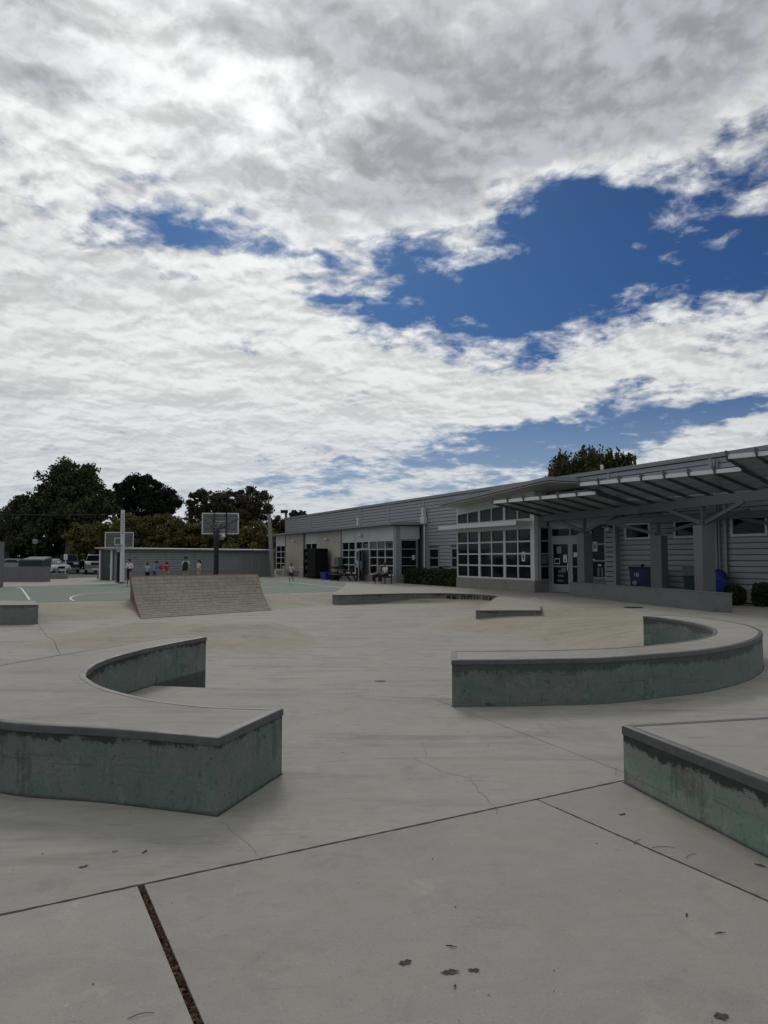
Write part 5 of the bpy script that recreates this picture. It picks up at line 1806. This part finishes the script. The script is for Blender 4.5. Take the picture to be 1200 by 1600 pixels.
for sx_ in (-.28, .28):
    MB().tube([(sx_ - .03, .3, .1), (sx_ + .03, .3, .1)], .1, 10).build('wheel', M['rubber'], cb2)
# small drain plate on the pavement
p = G(990, 949.5, 0)
tag(MB().lathe([(0.30, 0.0), (0.30, 0.010), (0.27, 0.014)], 16).build('drain_cover', M['black_metal'], None, (p.x, p.y, 0.002)), 'dark round drain cover in the pavement before the low wall', 'drain cover')
p = G(594, 1050, -0.28)
tag(MB().lathe([(0.09, 0.0), (0.09, 0.006), (0.07, 0.008)], 14).build('drain_cover', M['black_metal'], None, (p.x, p.y, tz(p.x, p.y))), 'small dark drain cover in the bowl floor between the curved ledges', 'drain cover')

# ------------------------------------------------------------------ people


def skin_mesh(name, pts, edges, rad, sub=1):
    me_ = bpy.data.meshes.new(name)
    me_.from_pydata([tuple(p) for p in pts], edges, [])
    o = bpy.data.objects.new(name + '_tmp', me_)
    col.objects.link(o)
    md = o.modifiers.new('skin', 'SKIN')
    md.use_smooth_shade = True
    for i, v in enumerate(me_.skin_vertices[0].data):
        r = rad[i]
        v.radius = r if isinstance(r, tuple) else (r, r)
        v.use_root = (i == 0)
    s_ = o.modifiers.new('sub', 'SUBSURF')
    s_.levels = sub
    s_.render_levels = sub
    bpy.context.view_layer.update()
    dg = bpy.context.evaluated_depsgraph_get()
    r = bpy.data.meshes.new_from_object(o.evaluated_get(dg))
    r.name = name
    bpy.data.objects.remove(o)
    bpy.data.meshes.remove(me_)
    return r


def person(loc, face, h, label, pose, top='cloth_white', legs='cloth_navy', sleeves='short', leglen='long', hair='short', shoe='cloth_white', extra=None):
    """face: heading angle (local -y is forward). pose: joint overrides in units of height"""
    root = empty('person', loc, face, label, 'person', 'people around the hall')
    J = dict(pel=(0, 0, .52), bel=(0, 0, .61), che=(0, 0, .72), nec=(0, 0, .825), hea=(0, -.012, .885), crn=(0, -.012, .955))
    for s, k in ((-1, 'R'), (1, 'L')):
        J['sho' + k] = (s * .095, 0, .80)
        J['elb' + k] = (s * .135, .01, .625)
        J['wri' + k] = (s * .14, -.03, .475)
        J['han' + k] = (s * .14, -.045, .425)
        J['hip' + k] = (s * .052, 0, .495)
        J['kne' + k] = (s * .055, -.01, .275)
        J['ank' + k] = (s * .055, .005, .045)
        J['toe' + k] = (s * .06, -.085, .018)
    J.update(pose)
    J = {k: Vector(v) * h for k, v in J.items()}
    names = list(J)
    idx = {n: i for i, n in enumerate(names)}
    E_ = [('pel', 'bel'), ('bel', 'che'), ('che', 'nec'), ('nec', 'hea'), ('hea', 'crn')]
    for k in 'RL':
        E_ += [('che', 'sho' + k), ('sho' + k, 'elb' + k), ('elb' + k, 'wri' + k), ('wri' + k, 'han' + k), ('pel', 'hip' + k), ('hip' + k, 'kne' + k), ('kne' + k, 'ank' + k), ('ank' + k, 'toe' + k)]
    rad = dict(pel=(.075, .058), bel=(.068, .052), che=(.082, .06), nec=.030, hea=(.046, .056), crn=(.034, .042))
    for k in 'RL':
        rad.update({'sho' + k: .034, 'elb' + k: .023, 'wri' + k: .016, 'han' + k: (.020, .010), 'hip' + k: .052, 'kne' + k: .034, 'ank' + k: .021, 'toe' + k: (.022, .015)})
    R_ = lambda n: tuple(x * h for x in rad[n]) if isinstance(rad[n], tuple) else rad[n] * h
    me_ = skin_mesh('body', [J[n] for n in names], [(idx[a], idx[b]) for a, b in E_], [R_(n) for n in names])
    # fingers, thumb and nose joined into the same mesh
    bm = bmesh.new()
    bm.from_mesh(me_)
    ex = MB()
    for k, s in (('R', -1), ('L', 1)):
        w_, hd_ = J['wri' + k], J['han' + k]
        d_ = (hd_ - w_).normalized()
        sd_ = d_.cross(Vector((0, 1, 0.2))).normalized()
        up_ = sd_.cross(d_)
        for q in range(4):
            ln = h * (.034, .040, .037, .030)[q]
            b_ = hd_ + sd_ * h * (.0135 - .009 * q)
            ex.tube([b_ - d_ * h * .008, b_ + d_ * ln * .55, b_ + d_ * ln + up_ * h * .008 * (-1)], [h * .0052, h * .0048, h * .0035], 5)
        b_ = w_.lerp(hd_, .6) + sd_ * h * .015
        ex.tube([b_, b_ + sd_ * h * .014 + d_ * h * .014, b_ + sd_ * h * .016 + d_ * h * .032], [h * .006, h * .0055, h * .004], 5)
    hd_ = J['hea']
    ex.tube([hd_ + Vector((0, -.046, .012)) * h, hd_ + Vector((0, -.062, -.004)) * h], [h * .004, h * .008], 5)
    for s in (-1, 1):
        ex.ball(hd_ + Vector((s * .047, 0, .004)) * h, h * .010, 6, 1.5)
    exm = bpy.data.meshes.new('x')
    exm.from_pydata(ex.v, [], ex.f)
    bm.from_mesh(exm)
    bm.to_mesh(me_)
    bm.free()
    for f in me_.polygons: f.use_smooth = True
    me_.materials.clear()
    link_mesh('body', me_, M['skin'], root)
    # face: eyes and mouth
    fm = MB()
    for s in (-1, 1):
        fm.ball(hd_ + Vector((s * .019, -.050, .012)) * h, h * .006, 6)
    fm.box(hd_.x - .014 * h, hd_.x + .014 * h, hd_.y - .056 * h, hd_.y - .050 * h, hd_.z - .028 * h, hd_.z - .024 * h)
    fm.build('face_details', M['hair'], root)

    def garment(name, ns, es, rs, mat):
        ix = {n: i for i, n in enumerate(ns)}
        pts = [J[n] if isinstance(n, str) else n for n in ns]
        mm = skin_mesh(name, pts, [(ix[a], ix[b]) for a, b in es], rs)
        mm.materials.clear()
        link_mesh(name, mm, M[mat], root)
    up = 1.20
    sc_ = lambda n, k=up: tuple(x * h * k for x in rad[n]) if isinstance(rad[n], tuple) else (rad[n] * h * k + .004,) * 2
    nk = J['che'].lerp(J['nec'], .72)
    ns = ['che', 'bel', 'pel']
    es = [('che', 'bel'), ('bel', 'pel')]
    rs = [sc_('che', 1.12), sc_('bel', 1.25), sc_('pel', 1.2)]
    J['nk'] = nk
    ns.append('nk'); es.append(('che', 'nk')); rs.append((.042 * h, .042 * h))
    for k in 'RL':
        if sleeves == 'none': 
            ns += ['sho' + k]; es += [('che', 'sho' + k)]; rs += [(.036 * h,) * 2]
            continue
        end = 'wri' + k if sleeves == 'long' else None
        ns += ['sho' + k]
        es += [('che', 'sho' + k)]
        rs += [(.044 * h,) * 2]
        if end:
            ns += ['elb' + k, end]
            es += [('sho' + k, 'elb' + k), ('elb' + k, end)]
            rs += [(.034 * h,) * 2, (.026 * h,) * 2]
        else:
            J['slv' + k] = J['sho' + k].lerp(J['elb' + k], .75)
            ns += ['slv' + k]
            es += [('sho' + k, 'slv' + k)]
            rs += [(.036 * h,) * 2]
    garment('shirt', ns, es, rs, top)
    if leglen == 'skirt':
        J['sk1'] = (J['kneR'] + J['kneL']) / 2 + Vector((0, 0, .06 * h))
        garment('skirt', ['pel', 'sk1'], [('pel', 'sk1')], [(.082 * h, .070 * h), (.12 * h, .10 * h)], legs)
    elif leglen == 'robe':
        J['sk0'] = J['che'] - Vector((0, 0, .02 * h))
        J['sk1'] = (J['ankR'] + J['ankL']) / 2 + Vector((0, 0, .17 * h))
        garment('tunic', ['pel', 'sk0', 'sk1'], [('pel', 'sk0'), ('pel', 'sk1')], [(.098 * h, .082 * h), (.096 * h, .076 * h), (.095 * h, .085 * h)], legs)
    else:
        ns, es, rs = ['pel'], [], [sc_('pel', 1.14)]
        for k in 'RL':
            ns.append('hip' + k); es.append(('pel', 'hip' + k)); rs.append((.060 * h,) * 2)
            if leglen == 'long':
                ns += ['kne' + k, 'cuf' + k]
                J['cuf' + k] = J['kne' + k].lerp(J['ank' + k], .9)
                es += [('hip' + k, 'kne' + k), ('kne' + k, 'cuf' + k)]
                rs += [(.045 * h,) * 2, (.036 * h,) * 2]
            else:
                J['cuf' + k] = J['hip' + k].lerp(J['kne' + k], .78)
                ns += ['cuf' + k]
                es += [('hip' + k, 'cuf' + k)]
                rs += [(.050 * h,) * 2]
        garment('trousers' if leglen == 'long' else 'shorts', ns, es, rs, legs)
    for k in 'RL':
        a_, t_ = J['ank' + k], J['toe' + k]
        hl = a_ + (a_ - t_) * .35
        mm = skin_mesh('shoe', [Vector((hl.x, hl.y, a_.z - .02 * h)), a_.lerp(t_, .4) - Vector((0, 0, .012 * h)), t_ + (t_ - a_) * .1], [(0, 1), (1, 2)], [(.026 * h,) * 2, (.030 * h, .024 * h), (.026 * h, .018 * h)])
        mm.materials.clear()
        link_mesh('shoe', mm, M[shoe], root)
    hb = MB()
    c = (J['hea'] + J['crn']) / 2 + Vector((0, .016, .012)) * h
    hb.ball(c, .062 * h, 12, 1.12)
    if hair == 'pony':
        hb.tube([c + Vector((0, .05, .01)) * h, c + Vector((0, .10, -.005)) * h, c + Vector((0, .115, -.09)) * h], [.026 * h, .028 * h, .010 * h], 7)
    if hair == 'long':
        hb.tube([c + Vector((0, .03, .0)) * h, c + Vector((0, .05, -.06)) * h, c + Vector((0, .055, -.15)) * h], [.050 * h, .050 * h, .030 * h], 8)
    if hair == 'afro':
        hb.ball(c + Vector((0, .012, .02)) * h, .078 * h, 12, 1.1)
    hb.build('hair', M['hair'], root, smooth=True)
    if extra: extra(root, J, h)
    return root


def ppl(px, Y): return Vector(((px - 600) / F * Y, Y, 0.006))


# arms folded, dark long tunic, beside the pale pole
person(ppl(203, 41.2), R(-15), 1.56, 'person in white sleeves and long navy tunic standing by the pale pole', dict(elbR=(-.15, .01, .66), wriR=(-.02, -.09, .66), hanR=(.03, -.10, .67), elbL=(.15, .01, .66), wriL=(.02, -.10, .64), hanL=(-.03, -.105, .65), ankR=(-.09, .06, .05), toeR=(-.11, -.02, .02)),
       top='cloth_white', legs='cloth_navy', sleeves='long', leglen='robe')
person(ppl(231.5, 46), R(160), 1.30, 'child in light blue shirt and navy shorts facing away', dict(elbL=(.14, .0, .65), wriL=(.11, -.10, .58), hanL=(.10, -.14, .58)), top='cloth_lightblue', legs='cloth_navy', leglen='shorts')
person(ppl(242, 45.5), R(70), 1.46, 'person in lavender blue with dark ponytail, leaning forward', dict(che=(0, -.05, .715), nec=(0, -.09, .81), hea=(0, -.13, .865), crn=(0, -.15, .93), shoR=(-.095, -.07, .79), shoL=(.095, -.07, .79), elbR=(-.13, -.10, .62), wriR=(-.12, -.17, .50), hanR=(-.11, -.2, .46), elbL=(.13, -.10, .62), wriL=(.12, -.16, .49), hanL=(.11, -.19, .45)),
       top='cloth_lavender', legs='cloth_jean', sleeves='long', hair='pony')


def red_ball(root, J, h): pass


person(ppl(261.5, 45.5), R(-120), 1.36, 'child in red shirt and tan trousers reaching for the red ball', dict(elbR=(-.17, -.08, .72), wriR=(-.13, -.20, .72), hanR=(-.10, -.25, .73), elbL=(.15, -.09, .68), wriL=(.08, -.20, .70), hanL=(.05, -.25, .72)), top='cloth_red', legs='cloth_tan')
fa = R(-120)
hp_ = ppl(261.5, 45.5) + Vector((math.sin(fa) * .25 * 1.36 * 1.0, -math.cos(fa) * .25 * 1.36, .73 * 1.36))
bp_ = Vector((ppl(261.5, 45.5).x + math.sin(fa) * 0.47, 45.5 - math.cos(fa) * 0.47, 1.0))
tag(MB().ball((0, 0, 0), 0.155, 14).build('ball', M['cloth_red'], None, bp_, 0, smooth=True), 'red play ball held out by the child in red', 'ball')
person(ppl(291, 46), R(20), 1.66, 'tall person with big dark hair and dark vest over white sleeves', dict(elbL=(.15, .02, .64), wriL=(.10, -.07, .53), hanL=(.07, -.10, .50)), top='cloth_white', legs='cloth_tan', hair='afro',
       extra=lambda root, J, h: MB().hexa([(-.115 * h, -.088 * h, .47 * h), (.09 * h, -.088 * h, .47 * h), (.09 * h, .09 * h, .47 * h), (-.115 * h, .09 * h, .47 * h)],
                                          [(-.085 * h, -.086 * h, .80 * h), (.06 * h, -.086 * h, .80 * h), (.06 * h, .075 * h, .80 * h), (-.085 * h, .075 * h, .80 * h)]).build('vest', M['cloth_green'], root, bevel=0.02))
person(ppl(311.5, 46), R(-50), 1.50, 'girl in white top and patterned skirt behind the brick bank', dict(elbR=(-.14, -.01, .64), wriR=(-.06, -.12, .60), hanR=(-.02, -.14, .59), elbL=(.14, -.01, .64), wriL=(.06, -.12, .58), hanL=(.03, -.14, .57)), top='cloth_white', legs='cloth_pattern', leglen='skirt', hair='long')
# running girl
pg = G(455, 912.5, 0.006)
person(pg, R(70 + 180 + 105), 1.27, 'running girl in white shirt and black shorts on the court', dict(che=(0, -.02, .72), hipR=(-.05, 0, .495), kneR=(-.055, -.12, .30), ankR=(-.055, -.06, .06), toeR=(-.06, -.13, .02), kneL=(.055, .06, .28), ankL=(.055, .20, .17), toeL=(.06, .22, .09),
       elbR=(-.12, .06, .63), wriR=(-.11, -.05, .58), hanR=(-.10, -.09, .60), elbL=(.13, -.03, .63), wriL=(.06, -.12, .74), hanL=(.04, -.12, .79)), top='cloth_white', legs='cloth_black', leglen='shorts', hair='pony')
# two sitters on the bench
sit = dict(pel=(0, 0, .30), bel=(0, .0, .39), che=(0, -.01, .50), nec=(0, -.02, .605), hea=(0, -.045, .665), crn=(0, -.05, .735), shoR=(-.095, -.01, .58), shoL=(.095, -.01, .58),
           elbR=(-.13, -.04, .42), wriR=(-.07, -.17, .38), hanR=(-.05, -.21, .37), elbL=(.13, -.04, .42), wriL=(.07, -.17, .37), hanL=(.05, -.21, .36),
           hipR=(-.055, -.02, .29), hipL=(.055, -.02, .29), kneR=(-.065, -.25, .29), kneL=(.065, -.25, .29), ankR=(-.07, -.24, .045), ankL=(.07, -.27, .045), toeR=(-.075, -.33, .018), toeL=(.075, -.36, .018))
sa = pb_ + Vector(((W(1, 0) - W(0, 0)) * -0.36)[:3])
sb = pb_ + Vector(((W(1, 0) - W(0, 0)) * 0.42)[:3])
person(sa, BROT + R(-8), 1.70, 'seated person in blue shirt and black trousers on the dark bench', sit, top='cloth_teal', legs='cloth_black', sleeves='short')
person(sb, BROT + R(12), 1.70, 'seated person in white shirt with dark hair on the dark bench', sit, top='cloth_white', legs='cloth_black', sleeves='short')
pd = front(560, 0.45)
person(pd, BROT + R(30), 1.68, 'person in pale blue with black trousers standing at the open hall door', dict(elbR=(-.14, -.03, .64), wriR=(-.08, -.15, .66), hanR=(-.06, -.19, .67), kneL=(.055, -.06, .28), ankL=(.055, .05, .05)), top='cloth_lightblue', legs='cloth_black', sleeves='long')

# ------------------------------------------------------------------ small near things
# bark chips packed in the open joint
a, b = Vector(J2[0]), Vector(J2[1])
b = b + (b - a) * 0.9
n = 2600
tt = rng.random(n)
dd = (b - a)
nn = Vector((-dd.y, dd.x)).normalized()
cc = np.stack([a.x + dd.x * tt, a.y + dd.y * tt, rng.uniform(-0.030, -0.004, n)], 1)
off = rng.uniform(-0.016, 0.016, n)
cc[:, 0] += nn.x * off
cc[:, 1] += nn.y * off
mu = link_mesh('bark_mulch', leaf_mesh('bark_mulch', cc, rng.uniform(0.006, 0.016, n), elong=2.0), M['mulch'])
tag(mu, 'brown bark chips packed into the open pavement joint', 'bark chips', kind='stuff')


def dry_leaf(px, py, ln, wd, rz_, label, curl=0.005):
    p = G(px, py, 0.0)
    m2 = MB()
    k = 7
    for i in range(k):
        x0, x1 = -ln / 2 + ln * i / k, -ln / 2 + ln * (i + 1) / k
        prof = lambda x: wd / 2 * max(0.08, (1 - (2 * x / ln) ** 2)) * (0.8 + 0.35 * math.sin(x * 260 + px))
        zf = lambda x, s: 0.003 + curl * (0.5 + 0.5 * math.sin(x * 90 + px + s)) * 0.8
        for s in (-1, 1):
            m2.poly([(x0, 0, zf(x0, 0) * .5), (x1, 0, zf(x1, 0) * .5), (x1, s * prof(x1), zf(x1, s)), (x0, s * prof(x0), zf(x0, s))])
    o = m2.build('dead_leaf', M['leaf_dry'], None, (p.x, p.y, tz(p.x, p.y)), rz_)
    return tag(o, label, 'leaf', 'dead leaves on the near pavement')


for a_ in [(633, 1505, .055, .040, .3, 'crumpled dark leaf left of the pair near the bottom of the picture'),
           (703, 1520, .075, .036, .1, 'torn flat leaf in the middle of the group near the bottom'),
           (740, 1517, .045, .028, -.2, 'small dark leaf on the right of the group near the bottom'),
           (705, 1480, .045, .010, -.3, 'thin dark leaf sliver above the torn flat leaf'),
           (711, 1543, .035, .009, 1.4, 'thin upright leaf sliver below the torn flat leaf'),
           (1127, 1589, .055, .045, .2, 'dark crumpled leaf at the lower right corner'),
           (1073, 1431, .035, .012, 1.1, 'small dark leaf on the open slab below the mint block'),
           (972, 1273, .050, .022, .2, 'brown leaf on the triangle slab beside the mint block'),
           (1188, 1353, .060, .020, -.8, 'dark leaf at the foot of the mint stained block'),
           (1125, 1459, .05, .008, .1, 'thin pale twig like leaf near the right edge'),
           (226, 1332, .045, .016, 1.2, 'small leaf left of the open mulch joint'),
           (130, 1355, .05, .02, .5, 'brown leaf between the left ledge and the long joint'),
           (180, 1331, .03, .012, .5, 'tiny leaf below the left crescent ledge')]:
    dry_leaf(*a_)


def twig(px, py, ln, rz_, label):
    p = G(px, py, 0)
    o = MB().tube([(-ln / 2, 0, .004), (-ln * .1, ln * .06, .007), (ln * .25, ln * .02, .006), (ln / 2, -ln * .1, .004)], [.0014, .0014, .0012, .0008], 5).build('twig', M['leaf_dry'], None, (p.x, p.y, tz(p.x, p.y)), rz_)
    tag(o, label, 'twig', 'twigs on the near pavement')


twig(220, 1588, .09, .5, 'curved dark twig left of the mulch joint at the bottom')
twig(995, 1316, .10, 1.0, 'short dark twig lying across the joint by the mint block')
twig(1036, 1325, .12, .05, 'long thin twig right of the joint below the mint block')
twig(1079, 1338, .10, .7, 'slanted twig nearest to the mint block')
# scattered specks
n = 120
sx_, sy_ = rng.uniform(-3.2, 3.2, n), rng.uniform(2.2, 9.0, n)
sz_ = terrain(sx_, sy_) + 0.004
sp = link_mesh('leaf_specks', leaf_mesh('leaf_specks', np.stack([sx_, sy_, sz_], 1), rng.uniform(0.003, 0.010, n), elong=2.2), M['leaf_dry'])
tag(sp, 'tiny leaf scraps scattered over the pavement', 'leaf litter', kind='stuff')


def crack(pts, wd):
    r = random.Random(int(pts[0][0]))
    P_ = [Vector(g2(*p, -0.005)) for p in pts]
    o = []
    for i in range(len(P_) - 1):
        for k in range(7):
            t_ = k / 7
            q = P_[i].lerp(P_[i + 1], t_)
            o.append((q.x + r.uniform(-.012, .012), q.y + r.uniform(-.012, .012)))
    o.append(tuple(P_[-1]))
    m2 = MB()
    for i in range(len(o) - 1):
        a_, b_ = Vector(o[i]), Vector(o[i + 1])
        d_ = (b_ - a_).normalized()
        nn_ = Vector((-d_.y, d_.x)) * wd * r.uniform(.4, 1.0)
        za, zb_ = tz(*a_) + .0015, tz(*b_) + .0015
        m2.poly([(a_.x - nn_.x, a_.y - nn_.y, za), (b_.x - nn_.x, b_.y - nn_.y, zb_), (b_.x + nn_.x, b_.y + nn_.y, zb_), (a_.x + nn_.x, a_.y + nn_.y, za)])
    m2.build('crack', M['crack'], plaza)


crack([(490, 1193), (560, 1187), (648, 1187), (690, 1207), (735, 1217), (750, 1240), (775, 1265), (778, 1274)], .0016)
crack([(660, 1160), (666, 1182)], .0015)
crack([(345, 1284), (392, 1325), (408, 1347)], .0009)
crack([(964, 1200), (962, 1212)], .0016)
for a_, b_, w_ in ((J1[0], J1[1], 0.0075), (J3[0], J3[1], 0.006)):
    r = random.Random(5)
    A_, B_ = Vector(a_), Vector(b_)
    n_ = 90
    dn = (B_ - A_).normalized()
    nv = Vector((-dn.y, dn.x))
    m2 = MB()
    cur = []
    for k in range(n_ + 1):
        c_ = A_.lerp(B_, k / n_) + nv * r.uniform(-.0015, .0015)
        h_ = w_ * r.uniform(0.75, 1.45)
        cur.append((c_ + nv * h_, c_ - nv * h_ * r.uniform(.8, 1.2)))
    for k in range(n_):
        (u0, v0), (u1, v1) = cur[k], cur[k + 1]
        m2.poly([(v0.x, v0.y, 0.0012), (v1.x, v1.y, 0.0012), (u1.x, u1.y, 0.0012), (u0.x, u0.y, 0.0012)])
    m2.build('joint_dirt', M['soil'], plaza)
print('objects', len(bpy.data.objects))
